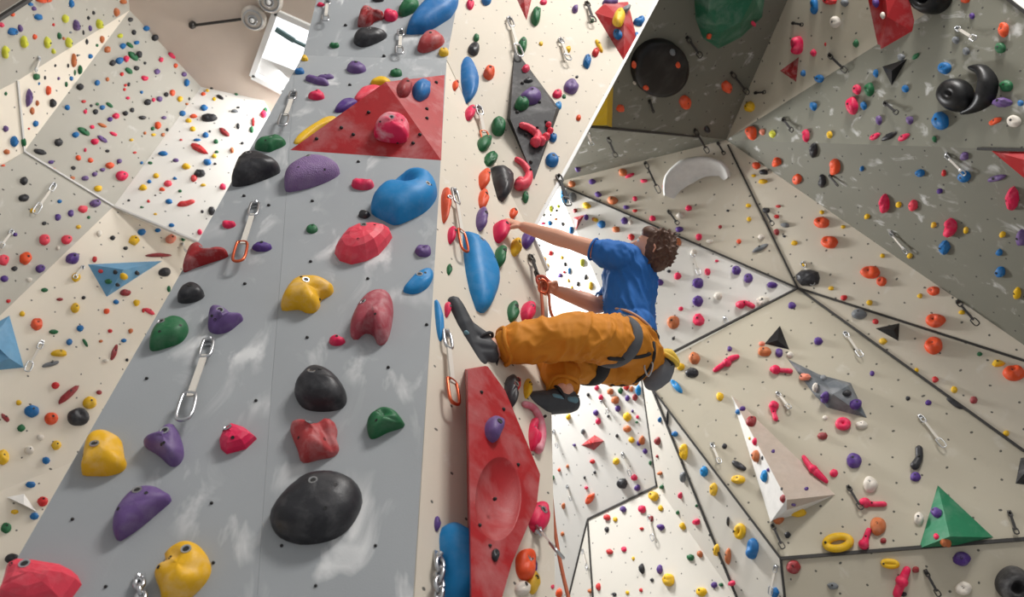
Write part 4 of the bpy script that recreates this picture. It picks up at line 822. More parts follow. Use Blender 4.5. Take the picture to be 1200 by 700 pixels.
# ------------------------------------------------------------------ the many smaller holds: colour u v w h [tilt] (pixels of the 1200 x 700 frame)
DATA = '''
k 376 5 9 6;g 392 53 12 8;k 458 18 17 16;n 443 -1 15 8;y 520 61 12 12;y 357 68 9 9;p 418 79 23 16;p 372 94 31 16 20;p 382 90 20 9 -8;b 351 83 12 9;k 371 111 20 14;g 464 85 15 11;m 474 103 18 24;b 494 105 23 27;
k 425 216 26 15;n 427 251 14 11;g 366 268 14 12;p 496 294 19 16;k 268 263 16 10;v 307 289 24 13;k 395 399 19 14;
k 551 5 9 14;b 570 0 12 14;g 558 44 7 11;n 555 57 14 17;o 573 85 13 18;o 534 100 8 14;k 551 132 13 20;g 584 148 17 25;o 568 210 15 27;g 568 168 18 20;g 575 186 17 19;g 611 121 17 18;p 622 112 26 22;k 616 80 10 10;n 619 94 11 6;
g 628 19 12 23;g 612 53 11 21;k 637 2 9 8;y 634 51 5 6;p 674 10 8 11;y 665 58 8 9;g 694 24 5 6;y 702 54 12 19 62;r 698 61 9 12;b 688 72 10 18;p 669 101 18 19;n 676 90 4 4;k 653 110 11 12;g 661 113 5 6;a 654 124 9 11;b 704 96 12 15;m 692 116 9 10;b 686 125 12 20;o 678 138 6 8;b 648 161 10 12;b 647 187 16 18;g 616 231 8 15;b 749 24 14 13;b 746 41 5 8;p 715 2 20 10;y 725 20 15 23;b 724 40 11 14;e 735 10 10 10;
o 523 240 13 42;k 530 276 11 22;o 567 233 13 26;o 602 250 10 14;p 565 257 15 29;g 587 301 16 28;y 605 290 14 23;v 619 281 16 22;g 527 316 7 14;k 525 363 9 20;g 602 365 16 26;k 619 366 18 28;p 580 503 23 32;n 600 460 18 42;r 604 451 15 20;y 619 456 11 24;k 627 510 16 40;k 632 607 28 38;v 513 614 9 18;n 581 651 10 16;o 616 662 26 40;y 626 683 16 28;w 612 690 20 18;v 626 664 9 20;
o 51 0 20 8;b 36 5 7 5;p 40 10 7 6;b 45 20 12 8;b 15 37 13 10;p 24 33 7 9;o 15 17 6 5;k 2 29 7 6;o 41 43 6 7;l 29 49 11 14;l 7 61 10 15;l 56 50 9 14;l 63 60 6 7;l 77 22 9 11;b 84 4 7 10;p 90 30 10 14;r 63 29 4 4;g 70 42 6 8;l 81 50 9 13;t 75 45 4 4;e 83 38 4 3;t 137 14 8 11;l 117 28 10 12;v 106 33 5 7;n 104 21 4 5;n 110 15 4 5;t 145 2 9 6;g 43 90 9 8;t 87 71 7 17;n 91 65 3 3;g 94 82 6 11;g 88 85 3 7;t 120 46 6 9;g 114 53 4 4;n 102 49 4 7;b 106 66 6 6;n 98 38 3 6;n 80 77 3 5;n 65 77 3 4;n 53 91 3 5;p 69 92 4 4;b 46 98 3 4;b 84 92 5 6;g 78 99 4 7;p 34 115 9 22;o 57 106 7 12;n 62 121 9 10;t 38 130 6 9;t 44 121 5 7;b 79 126 7 7;n 94 102 10 8;b 114 97 7 7;t 126 93 5 5;t 126 58 9 8;l 141 42 7 6;b 144 54 8 8;g 152 53 10 9 35;g 156 66 15 13 40;k 148 69 7 8;b 140 71 10 9;n 132 74 8 8;g 151 83 11 11 35;n 163 64 8 9;r 143 87 5 5;n 160 80 7 6;n 153 23 7 6;n 157 38 6 7;b 160 50 7 5;r 147 100 4 4;n 151 99 4 5;r 146 105 4 4;k 168 91 6 5;r 98 119 6 4;g 114 122 5 4;b 120 126 7 6;g 128 123 10 8 35;n 112 131 7 7;k 100 131 5 6;k 136 136 9 7;n 147 133 7 6;n 155 129 6 6;k 150 115 5 4;n 107 124 4 4;n 129 139 6 4;g 7 110 4 5;
b 172 33 9 7;n 182 44 9 8;n 191 50 4 4;k 202 65 11 11 30;p 218 72 11 10 30;o 237 78 8 8;k 189 70 6 6;o 206 77 5 6;p 184 84 8 7;p 216 87 7 6;b 219 97 7 9;k 170 92 8 6;n 170 74 4 4;b 166 108 4 4;n 173 120 9 8;k 180 117 5 5;p 187 116 8 7;n 195 111 6 6;o 202 109 7 8;y 211 116 7 7;n 222 116 3 4;t 219 122 4 3;n 167 138 10 5;p 192 138 7 4;b 255 98 9 7;r 271 98 15 12;y 267 104 8 7;n 249 103 7 4;y 243 106 5 4;o 238 110 6 5;n 258 114 10 7 30;y 251 116 5 5;b 239 126 9 8;b 214 133 8 7;o 227 136 9 6;n 245 138 19 10;g 277 110 5 4;e 275 130 9 5;n 279 126 4 3;e 291 107 4 4;k 309 134 8 9;g 311 129 6 6;
p 7 151 7 8;b 17 166 10 13;g 28 167 7 12;b 42 145 7 8;r 34 151 3 3;t 8 178 8 7;o 4 194 5 3;n 47 178 16 8 15;n 69 167 11 10;b 89 158 9 7;g 98 154 17 12 30;k 108 149 6 5;t 120 147 12 7 20;k 111 166 10 8;p 120 163 14 10 35;k 133 157 10 7 25;v 129 140 7 6;v 60 190 7 5;t 63 198 5 3;n 86 197 6 5;k 100 176 4 5;o 92 185 7 7;o 106 188 7 6;t 85 209 6 5;n 126 177 6 4;o 129 194 11 8;p 140 189 7 6;p 120 199 7 5;p 111 204 7 6;p 100 209 9 6;k 143 206 15 12;y 115 221 10 8;r 158 179 5 3;y 154 164 5 4;b 166 191 4 4;n 151 235 4 3;g 166 243 4 3;n 28 212 10 10;n 28 232 13 9;y 38 247 7 6;b 70 236 6 5;p 112 238 14 10;c 97 245 12 9;v 83 250 8 9;v 68 255 8 9;n 52 262 6 5;g 104 255 4 4;y 92 266 6 5;
y 221 141 8 6;y 226 151 7 7;m 263 155 15 12 40;b 241 158 8 7;n 246 154 3 3;b 231 164 9 4;g 253 166 6 6;r 233 174 24 15 30;g 254 178 5 4;y 251 183 6 6;b 243 190 10 8;n 252 192 4 3;r 212 164 4 3;b 191 180 11 6;p 206 188 8 5;y 218 195 11 8;n 234 203 14 10;r 227 209 8 9;g 176 191 6 4;o 185 147 8 9;g 179 151 5 5;n 196 152 4 4;y 180 158 6 4;t 191 158 5 5;t 170 156 4 4;y 183 206 7 7;b 175 213 6 5;c 197 215 10 8;b 205 209 5 4;y 168 220 10 8;o 190 222 7 5;g 211 224 5 4;b 198 236 8 7;r 218 238 22 9 -15;y 182 251 5 3;r 174 236 4 4;n 182 229 3 2;n 237 248 4 4;n 248 247 8 11;k 261 219 8 8;r 297 143 4 12;g 295 152 5 8;n 279 148 4 8;b 201 264 7 5;t 272 176 5 8;n 284 168 4 4;y 238 217 7 4;
v 18 275 6 5;c 52 281 13 13;c 78 281 14 11;w 68 291 5 6;c 4 305 14 13;o 30 303 15 15;n 17 315 8 6;v 47 315 12 10;v 5 327 10 8;w 34 328 7 6;v 85 303 17 14;w 116 274 7 9;n 132 279 7 6;y 157 282 13 12;b 166 272 10 8;n 147 291 6 5;r 111 304 6 7;y 89 325 11 11;g 52 340 9 5;m 70 351 9 4;n 98 349 5 5;y 88 361 11 12;y 26 368 7 7;o 43 380 14 15;m 147 343 14 8;b 136 354 8 6;o 125 365 8 7;y 160 355 8 8;b 94 385 9 8;g 63 389 11 6;r 10 353 6 5;r 168 364 4 6;r 118 318 6 5;n 135 319 6 6;y 145 324 10 9;g 127 330 9 6;n 138 334 6 5;n 161 320 6 6;
b 185 270 7 5;s 200 280 13 11;g 215 280 6 6;m 185 299 33 5;n 193 319 15 11;c 175 365 14 10 30;g 198 339 5 8;k 234 272 6 8;b 81 401 8 8;g 100 402 8 11 60;y 69 414 20 9;e 59 427 22 7 -15;r 129 388 6 5;t 153 388 6 6;b 145 399 7 5;t 118 400 5 4;m 134 413 8 20 110;w 124 423 8 5;n 149 422 4 4;r 65 452 10 9;m 80 463 31 24 -40;m 116 460 7 6;y 105 472 17 15;n 92 489 26 22;y 22 472 7 7;b 37 482 18 15;o 60 491 17 15;g 25 502 10 9;m 6 490 13 11 45;w 47 513 9 8;w 34 528 12 11;y 66 522 12 12;y 3 536 16 18;b 54 540 10 9;b 36 568 12 8;r 50 588 13 12;y 17 600 10 6;b 40 605 11 9;g 7 619 13 13;n 14 655 18 12;
a 661 231 9 18;e 671 231 10 12;b 644 262 6 7;r 645 297 6 7;y 637 304 7 7;y 640 312 7 8;n 631 288 5 4;y 658 302 4 5;l 682 308 6 10;v 656 323 6 6;n 662 310 4 6;y 666 329 3 5;n 686 325 4 7;n 677 333 4 6;y 670 337 3 4;y 692 335 6 11;r 661 319 4 4;b 667 318 4 9;b 669 270 6 10;k 680 342 5 4;v 687 255 6 7;y 688 242 10 6;t 696 257 5 5;b 705 263 10 9;y 698 258 6 5;k 636 262 6 4;l 645 245 5 8;l 654 242 4 5;n 637 252 3 5;n 645 252 3 3;n 652 247 3 4;t 651 257 4 4;n 659 263 4 5;g 705 311 7 7;
v 677 199 7 6;t 670 216 9 8;v 694 213 9 7;t 730 202 11 10;k 738 206 12 8 -25;k 755 212 9 5;k 780 219 7 8;k 744 233 6 6;v 701 228 8 7;t 718 235 13 10;v 734 243 8 5;r 744 247 6 4;y 687 241 9 8;m 674 247 6 5;k 765 256 8 7;v 732 259 9 9;w 739 261 6 6;t 722 269 10 8;w 760 270 8 7;r 740 278 8 8;k 807 244 8 7;w 797 253 10 8;v 796 269 10 7;k 819 278 8 9;t 794 284 10 11;k 794 324 9 9;v 773 331 9 9;n 784 318 5 4;w 813 296 8 8;w 832 283 9 5;o 866 283 6 6;m 844 266 5 5;n 853 247 4 3;y 877 241 7 5;y 878 257 6 6;w 892 278 8 7;e 891 291 20 11 -25;k 829 319 7 9;v 863 317 11 11;v 877 326 11 12;v 905 334 13 8;v 818 332 13 13;v 818 353 13 13;w 842 347 10 9;w 895 353 15 13;v 928 358 10 9;k 840 306 5 3;k 798 362 6 6;
n 898 247 9 7;r 912 242 7 4;r 910 254 7 5;e 920 264 11 7;m 910 272 7 8;n 919 277 4 3;y 931 285 8 6;y 963 249 6 5;o 963 261 19 13;o 972 284 21 15;y 988 266 6 5;y 1034 300 6 6;n 947 326 29 20;y 942 311 6 6;y 974 338 7 5;o 1020 319 24 15;o 1033 330 13 12;r 989 349 8 7;y 1019 355 8 7;o 886 194 11 9;n 895 202 11 7;y 883 206 6 4;y 894 213 11 6;o 1094 341 15 11;y 1078 347 7 6;y 1127 366 8 6;o 1096 376 24 17;o 1094 405 21 21;r 1026 377 8 7;y 1035 400 10 8;g 1148 415 7 6;y 1170 426 16 9;o 1188 437 26 20;r 1096 445 8 8;y 1074 434 6 6;y 1118 457 8 9;m 1141 469 9 10;y 1179 508 8 7;e 1007 368 18 13;v 1022 438 6 7;n 1064 467 6 6;v 1088 472 8 7;n 1119 473 24 17 35;
o 880 156 14 17;s 893 155 7 8;l 905 157 8 10;k 944 159 9 15;y 972 158 7 10;n 953 176 10 18;o 910 190 12 12;o 978 196 14 20;o 934 210 12 13;n 963 212 10 16;b 953 125 10 11;k 998 124 15 22;b 1012 124 8 10;b 1010 198 6 7;k 1025 160 14 12 -30;p 1030 141 8 11;n 1042 160 20 12 -28;k 1059 161 16 12 -30;p 1066 141 10 10;b 1102 142 21 22;g 1095 163 6 8;b 1026 86 7 10;g 1073 66 11 10 -35;b 1107 80 16 14;b 1061 104 9 10;g 1018 105 13 16;v 1139 19 7 8;o 1176 35 13 19;g 1172 56 14 13;e 1120 47 10 9;e 1132 60 9 10;p 1175 120 25 12;g 1179 101 17 14;b 1196 121 8 8;o 1131 0 12 8;e 1056 67 10 8;
o 1166 142 17 13 -25;w 1188 142 17 14;p 1130 183 11 11;b 1078 203 12 10;r 1106 203 6 8;b 1130 207 16 14;p 1168 209 23 13 -15;k 1186 234 17 29;v 1101 224 8 7;k 1036 239 13 24;y 1053 240 7 8;c 1070 241 12 14;y 1094 264 7 8;k 1113 267 17 23;y 1132 270 7 9;b 1107 290 14 18;y 1175 275 8 8;p 1197 279 14 20;b 1171 296 9 9;b 1172 319 13 14;y 1192 344 10 15;y 1066 300 7 7;y 1016 254 7 7;k 1004 105 11 12;k 934 53 15 22;k 953 62 8 9;r 967 52 3 5;w 979 26 14 14;b 954 7 10 20;r 972 1 18 10;e 990 3 10 10;g 1003 51 8 10;b 941 86 7 8;b 960 92 12 10;y 878 125 13 13;w 1034 18 6 9;v 1026 3 9 12;
k 883 28 7 7;o 803 120 14 17;o 852 102 13 15;o 727 127 10 10;n 829 152 8 9;o 743 76 6 9;o 757 103 7 7;o 794 76 7 8;e 788 61 8 9;o 831 43 7 7;w 744 97 5 5;
t 789 378 15 16;k 819 375 14 14;n 789 397 4 4;v 855 409 6 7;t 814 420 13 15;n 811 437 16 12;y 798 430 10 9;v 913 414 10 11;t 896 412 16 12;s 893 403 8 6;a 793 453 20 20 50;y 844 465 9 11;w 926 416 9 8;v 959 400 11 10;s 943 442 14 9;v 966 466 11 14;v 1003 474 15 13;n 993 461 11 8;e 965 443 8 7;w 955 454 7 12;w 1010 498 15 10;m 964 511 12 9;w 967 490 7 6;v 870 479 8 6;b 864 483 6 7;m 880 494 13 13;k 884 518 6 9;y 878 514 3 4;t 885 535 10 15;a 895 558 9 15;n 866 546 20 15 30;y 865 562 17 11;n 849 523 6 7;v 900 551 4 5;v 906 529 5 5;k 977 555 10 10;v 1001 540 18 18;w 1020 568 17 19;v 945 573 6 5;m 917 585 7 10;n 893 537 3 5;n 916 573 3 4;v 1073 559 13 12;
t 912 608 13 14;y 935 601 20 11;v 930 592 6 4;n 923 627 8 8;t 1029 617 19 22;m 1035 634 8 7;m 930 665 17 16;e 976 687 14 9;b 908 695 10 12;v 1097 601 14 13;k 1097 629 7 8;t 1108 637 14 10;w 1077 608 12 15;v 1127 655 21 17;m 1073 668 9 8;w 1129 690 21 16;n 1059 697 8 6;b 881 643 16 25;
b 773 492 5 7;b 791 509 8 7;y 801 530 11 20;n 782 490 3 18;a 825 553 10 13;y 836 574 10 15;e 800 559 8 13;n 853 611 4 12;t 853 652 8 20;m 770 517 8 10;t 773 555 7 5;g 775 571 6 6;k 797 581 6 8;k 816 612 10 8;g 794 601 5 6;y 800 617 9 9;y 839 645 8 15;t 820 650 8 9;g 809 654 10 8;v 837 686 8 8;g 845 686 6 5;k 857 684 9 7;y 822 694 14 11;m 770 535 4 4;g 816 593 4 4;n 832 627 4 4;n 846 660 4 4;
y 666 489 6 8;n 689 463 4 5;k 699 455 6 7;t 715 459 8 8;k 704 466 6 7;v 698 484 7 8;k 701 494 7 8;n 713 488 4 4;e 683 506 5 7;k 694 541 6 5;r 691 519 5 6;v 673 522 4 4;n 723 511 4 5;t 721 469 10 10;g 727 458 6 8;r 734 454 7 8;t 740 456 5 8;a 748 458 7 13;v 735 467 6 8;m 744 466 7 9;v 724 479 7 8;y 735 489 10 11;t 735 503 10 9;y 740 516 8 8;v 741 482 3 4;k 747 489 4 5;g 746 495 4 3;t 752 516 8 12;v 749 519 6 8;v 756 529 6 7;y 722 541 9 9;n 729 567 13 13;k 743 560 9 8;v 747 572 8 8;n 697 554 4 4;n 685 560 3 4;k 687 572 5 4;o 691 585 14 16 -50;t 665 547 4 5;t 660 593 5 8;g 762 543 4 6;r 694 541 7 6;
y 766 582 13 12;y 774 596 7 8;v 730 597 8 8;k 752 597 10 10;r 711 607 9 8;y 721 609 6 6;n 711 621 6 7;r 752 620 6 4;m 763 608 6 7;v 774 618 10 8;r 714 647 9 7;k 731 644 7 7;y 742 655 4 5;n 752 667 8 12;v 773 668 8 12;n 764 680 5 5;y 783 680 15 16;r 701 688 6 10;n 720 697 6 5;y 735 695 5 5;r 751 692 5 5;t 691 693 6 6;t 659 626 5 6;o 655 551 4 5;k 648 688 5 6;o 655 695 9 12;g 648 560 4 6;
'''
NEAR = {'grey pillar face', 'cream pillar side', 'black diamond volume', 'red wedge volume', 'red pyramid volume', 'red slab volume'}
rows = []
for i, r in enumerate(x for x in DATA.replace('\n', '').split(';') if x.strip()):
    t = r.split(); rows.append((t[0], *[float(x) for x in t[1:]], *([0.0] if len(t) == 5 else []), i))
rows.sort(key=lambda r: -(r[3] * r[4] + (1e5 if find(r[1], r[2])[1] in NEAR else 0)))
N_SOLO = 300 - sum(1 for o in COL.objects if o.get('category') == 'climbing hold')
crumbs = []
for rank, (col, u, v, w, h, ang, i) in enumerate(rows):
    rng = random.Random(i * 7 + 3); pl, place = find(u, v)
    # what a traced size covers also holds the part that stands off the wall
    style = rng.choice('ddddjf') if min(w, h) > 7 else rng.choice('ddf')
    if col in 'o' and u > 880 and v < 460: style = 'j'
    if col == 'v': style = 'd'
    n = 9 if style == 'f' else 12; jag = .12 if style == 'f' else .07
    poly = ell(u, v, w, h, ang, n, rng, jag)
    Hh = rng.uniform(.34, .5) if not ang else .3
    kw = {}
    if style == 'j': kw['scoop'] = (rng.uniform(-.2, .2), .35, .35, .5)
    if rank < N_SOLO: hold(poly, col, style, Hh, seed=i, pl=pl, noise=.14, **kw); ITEMS[-1]['place'] = place
    else:
        V, F, c, hh, dm = hold_geo(poly if style == 'f' else ell(u, v, w, h, ang, 8, rng, .1), pl, 'f', Hh, seed=i, noise=.08)
        crumbs.append((c + V[:, :1] * pl.x + V[:, 1:2] * pl.y + V[:, 2:] * pl.n, F, PAL[col][0]))
names = sorted({c[2] for c in crumbs}); mb = MB()
for W, F, cn in crumbs: mb.add(W, F, names.index(cn))
o = mb.build('small_climbing_holds', None, smooth=True, mats=['hold_' + n for n in names])
tag(o, 'hundreds of tiny coloured climbing holds dotted over the far walls', 'climbing holds', kind='stuff')

# bolt holes of the near face: small dark sockets
m = MB()
for u, v in [(340, 161), (286, 230), (315, 241), (366, 236), (364, 307), (431, 327), (360, 396), (500, 381), (287, 333), (455, 431), (172, 444), (248, 590), (85, 609), (124, 688), (370, 687), (440, 640), (330, 640), (300, 470), (250, 660), (405, 30), (450, 66), (410, 100), (420, 190), (370, 170), (320, 200)]:
    pl, _ = find(u, v, {FACE}); p = pl.hit(u, v); r = 2.6 / (f / pl.depth(u, v))
    m.tube([p - pl.n * .002, p + pl.n * .0012], r * .8, 10, m=0)
o = m.build('bolt_hole', 'bolt_dark', wall_center, smooth=False); o['kind'] = 'stuff'

# ------------------------------------------------------------------ quickdraws
def carabiner_pts(L, W):
    return [(-.35 * W, 0, 0), (-.5 * W, -.12 * L, 0), (-.45 * W, -.8 * L, 0), (-.2 * W, -L, 0), (.3 * W, -.97 * L, 0), (.5 * W, -.75 * L, 0), (.42 * W, -.2 * L, 0), (.2 * W, -.01 * L, 0)]
def quickdraw(u0, v0, u1, v1, pl=None, dark=False, orange=False, chain=False, off=.05, label=None):
    place = find(u0, v0)[1]; pl = pl or find(u0, v0)[0]
    A = pl.hit(u0, v0, .02); Bp = pl.hit(u1, v1, off); ax = A - Bp; L = np.linalg.norm(ax); y = ax / L
    z = unit(pl.n - y * (pl.n @ y)); x = np.cross(y, z)
    M = Matrix.Identity(4)
    for i in range(3): M[i][0] = x[i]; M[i][1] = y[i]; M[i][2] = z[i]; M[i][3] = A[i]
    o = bpy.data.objects.new('quickdraw', None); COL.objects.link(o); o.matrix_world = M; o.empty_display_size = .05
    near = math.hypot(u1 - u0, v1 - v0) > 26 and u0 < 620; seg = 8 if near else 5; W = min(.055, L * .24) if near else min(.05, L * .17); th = .007 if near else .006
    m = MB(); m.box((0, -.005, -.012), (.016, 0, 0), (0, .022, 0), (0, 0, .003)); m.tube([(0, 0, -.016), (0, 0, 0)], .011, 8); m.build('hanger', 'dark_steel' if dark else 'steel', o, smooth=False)
    up_l = L * (.24 if near else .2); lo_l = L * (.3 if near else .26); mid = .5 * (up_l + L - lo_l) + .005; half = .5 * (L - up_l - lo_l) + .012
    m = MB()
    if chain:
        k = 5
        for j in range(k):
            c0 = -(.06 + .9 * j / k) * L; e = L * .13; ww = W * .32
            q = [(math.cos(t) * ww if j % 2 == 0 else 0, c0 - e + math.sin(t) * e, 0 if j % 2 == 0 else math.cos(t) * ww) for t in np.linspace(0, 6.2832, 11)[:-1]]
            m.tube(q, th * 1.1, 6, True)
        m.build('chain', 'steel', o)
    else:
        m.tube(spline(carabiner_pts(up_l, W * .8), 3, True) + np.array([0, -.01 * L, 0]), th, seg, True); m.build('carabiner', 'dark_steel' if dark else 'steel', o)
        m = MB(); m.box((0, -mid, 0), (.012 if near else .011, 0, 0), (0, half, 0), (0, 0, .004)); m.build('sling', 'sling_dark' if dark else 'sling_white', o, smooth=False)
        m = MB(); m.tube(spline(carabiner_pts(lo_l, W), 3, True) + np.array([0, -(L - lo_l), 0]), th, seg, True); m.build('carabiner', 'orange_metal' if orange else ('dark_steel' if dark else 'steel'), o)
    o['category'] = 'quickdraw'
    if label: o['label'] = label
    else: ITEMS.append(dict(o=o, u=(u0 + u1) / 2, v=(v0 + v1) / 2, w=abs(u1 - u0), h=abs(v1 - v0), col='dark' if dark else 'pale', shape='hanging', what='quickdraw', place=place))
    return o
for q in [(384, 0, 381, 24), (470, 35, 468, 63), (345, 107, 330, 147)]: quickdraw(*q)
quickdraw(300, 237, 278, 306, orange=True); quickdraw(246, 397, 213, 492); quickdraw(162, 676, 168, 720, chain=True)
quickdraw(561, 124, 570, 167, orange=True); quickdraw(533, 222, 545, 294, orange=True); quickdraw(524, 388, 533, 473, orange=True, pl=PS1); quickdraw(516, 650, 514, 716, pl=PS1, chain=True)
for q in [(597, 20, 610, 66), (657, 45, 667, 70), (688, 2, 696, 25)]: quickdraw(*q, dark=q[0] > 680)
quickdraw(632, 620, 656, 650, pl=PS1, off=.2)
quickdraw(623, 300, 632, 328, pl=PS1, dark=True, off=.06)
for q in [(655, 205, 666, 241), (806, 45, 822, 67), (858, 86, 877, 110), (762, 119, 766, 132), (713, 163, 722, 184), (756, 190, 773, 226), (815, 153, 830, 179), (841, 167, 849, 181), (971, 64, 992, 84), (884, 109, 897, 108), (928, 27, 941, 29),
          (917, 139, 929, 154), (972, 206, 982, 218), (1036, 120, 1052, 133), (783, 247, 795, 263), (895, 245, 906, 264), (1122, 353, 1146, 381), (1183, 600, 1192, 626), (1085, 670, 1101, 699), (905, 615, 918, 643), (994, 570, 1010, 597)]: quickdraw(*q, dark=True)
for q in [(688, 154, 694, 170), (1120, 32, 1143, 46), (1108, 182, 1131, 205), (1043, 273, 1063, 297), (811, 296, 820, 322), (940, 308, 953, 334), (849, 372, 863, 404), (911, 460, 926, 479), (990, 389, 1010, 418), (1078, 487, 1107, 524), (834, 520, 844, 543), (909, 664, 902, 697),
          (729, 532, 739, 558), (704, 470, 713, 484), (648, 505, 653, 525), (664, 570, 669, 587), (760, 605, 765, 634), (682, 645, 688, 668), (65, 215, 40, 250), (15, 270, 0, 290), (50, 400, 31, 435), (47, 68, 42, 84), (98, 312, 87, 326), (214, 285, 218, 295)]: quickdraw(*q)

# ------------------------------------------------------------------ the climber
flat_mat('skin', (226, 166, 138), .5, noise=.06, nscale=25); flat_mat('shirt_cloth', (34, 104, 180), .8, noise=.10, nscale=18, bump=.25)
flat_mat('trouser_cloth', (208, 130, 18), .75, noise=.10, nscale=14, bump=.25); flat_mat('hair_brown', (92, 62, 46), .6, noise=.45, nscale=90, bump=.9)
flat_mat('shoe_dark', (58, 60, 64), .6, noise=.15, nscale=40); flat_mat('shoe_teal', (96, 134, 146), .6); flat_mat('shoe_rubber', (40, 40, 42), .5)
flat_mat('webbing_grey', (88, 90, 94), .8, noise=.15, nscale=120); flat_mat('webbing_black', (36, 36, 38), .8); flat_mat('bag_grey', (112, 114, 118), .8, noise=.12, nscale=60)
flat_mat('bag_yellow', (228, 190, 70), .7); flat_mat('trim_tan', (206, 160, 130), .7); flat_mat('eye_white', (235, 232, 228), .3); flat_mat('eye_dark', (50, 36, 30), .3); flat_mat('lip', (196, 112, 100), .5); flat_mat('draw_red', (186, 74, 54), .6)
def limb(m, pts, rads, seg=14, squash=None, n=1):
    P = [np.asarray(p, float) for p in pts]
    if len(P) > 2 and n > 1:
        S = spline(P, n); R = np.interp(np.linspace(0, 1, len(S)), np.linspace(0, 1, len(rads)), rads)
    else: S, R = np.array(P), rads
    v, fc = tube_geo(S, R, seg); v = np.array(v)
    if squash is not None:
        d, k = unit(squash[0]), squash[1]; t = unit(S[-1] - S[0]); d = unit(d - t * (d @ t)); c = S[0]
        # squash about the centre line
        for i in range(len(v)):
            s = np.clip((v[i] - S[0]) @ t / max(np.linalg.norm(S[-1] - S[0]), 1e-6), 0, 1) * (len(S) - 1); j = min(int(s), len(S) - 2); q = S[j] + (S[j + 1] - S[j]) * (s - j)
            v[i] = v[i] + d * ((v[i] - q) @ d) * (k - 1)
    m.add(v, fc)
def ball(m, c, ax, ay, az, seg=16, rows=9):
    v = []; fc = []
    for i in range(1, rows):
        th = math.pi * i / rows
        for k in range(seg): a = 2 * math.pi * k / seg; v.append(c + ax * math.sin(th) * math.cos(a) + ay * math.sin(th) * math.sin(a) + az * math.cos(th))
    b = len(v); v += [c + az, c - az]; flip = np.dot(np.cross(ax, ay), az) < 0
    for i in range(rows - 2):
        for k in range(seg): fc.append((i * seg + k, (i + 1) * seg + k, (i + 1) * seg + (k + 1) % seg, i * seg + (k + 1) % seg))
    for k in range(seg): fc.append((b, k, (k + 1) % seg)); fc.append((b + 1, (rows - 2) * seg + (k + 1) % seg, (rows - 2) * seg + k))
    m.add(v, [q[::-1] for q in fc] if flip else fc)
def merged(m, name, mat, parent, voxel, relax=4, fold=None):
    """join overlapping shapes into one smooth skin"""
    me = bpy.data.meshes.new('tmp'); me.from_pydata([tuple(map(float, v)) for v in m.v], [], [tuple(int(i) for i in q) for q in m.f]); me.update()
    t = bpy.data.objects.new('tmp', me); COL.objects.link(t)
    r = t.modifiers.new('r', 'REMESH'); r.mode = 'VOXEL'; r.voxel_size = voxel; r.use_smooth_shade = True
    dg = bpy.context.evaluated_depsgraph_get(); dg.update()
    out = bpy.data.meshes.new_from_object(t.evaluated_get(dg)); bpy.data.objects.remove(t); bpy.data.meshes.remove(me)
    n = len(out.vertices); co = np.zeros(n * 3); out.vertices.foreach_get('co', co); co = co.reshape(-1, 3)
    e = np.zeros(len(out.edges) * 2, int); out.edges.foreach_get('vertices', e); e = e.reshape(-1, 2)
    deg = np.bincount(e.ravel(), minlength=n)[:, None]
    for k in range(relax):
        for lam in (.5, -.52):
            s = np.zeros_like(co); np.add.at(s, e[:, 0], co[e[:, 1]]); np.add.at(s, e[:, 1], co[e[:, 0]]); co = co + lam * (s / np.maximum(deg, 1) - co)
    if fold is not None:
        out.vertices.foreach_set('co', co.ravel()); out.update()
        nr = np.zeros(n * 3); out.vertices.foreach_get('normal', nr); co = co + nr.reshape(-1, 3) * fold(co)[:, None]
    out.vertices.foreach_set('co', co.ravel()); out.name = name; out.materials.clear(); out.materials.append(MATS[mat])
    out.polygons.foreach_set('use_smooth', [True] * len(out.polygons)); out.update()
    o = bpy.data.objects.new(name, out); COL.objects.link(o)
    if parent is not None: o.parent = parent
    return o
from mathutils import noise as mnoise
def folds(dirs, amp, freq, seed):
    """cloth creases: ridged noise stretched along each direction"""
    def fn(co):
        z = np.zeros(len(co))
        for k, d in enumerate(dirs):
            d = unit(d); p = unit(np.cross(d, (.3, .5, .81))); q = np.cross(d, p)
            X = np.stack([co @ d * freq * .28, co @ p * freq, co @ q * freq], 1) + seed * 7.3 + k * 3.1
            for i, x in enumerate(X):
                w = mnoise.noise(Vector(x * .45)) * .8
                n = mnoise.noise(Vector((x[0] + w, x[1] + w, x[2] - w))); msk = max(0.0, min(1.0, .5 + 1.6 * mnoise.noise(Vector(x * .31 + 11.0))))
                z[i] += amp * ((1 - min(1, abs(n) * 2.6)) ** 1.5 - .25) * msk
        return z
    return fn
A = at
shL, elL, wrL = A(729, 303, 3.95), A(670, 284, 4.08), A(614, 266, 4.22)
shR, elR, wrR = A(738, 330, 4.24), A(702, 358, 4.12), A(652, 341, 4.04)
neck, chest, belly, pelvis = A(751, 306, 4.06), A(738, 328, 4.08), A(737, 368, 3.99), A(739, 404, 3.90)
hipL, knL, anL = A(735, 401, 3.78), A(672, 394, 3.46), A(586, 407, 3.38)
hipR, knR, anR = A(732, 424, 4.0), A(650, 420, 3.72), A(661, 458, 3.50)
head = A(765, 293, 4.02)
tu = unit(neck - pelvis); tl = unit((shL - shR) - tu * ((shL - shR) @ tu)); tf = np.cross(tl, tu); tf = tf if tf @ RT < 0 else -tf      # up, toward the near side, forward
fd = unit(-.86 * RT + .42 * UP + .25 * FW); td = unit(.42 * RT + .86 * UP - .1 * FW); td = unit(td - fd * (td @ fd)); sd = np.cross(td, fd)
b = MB()
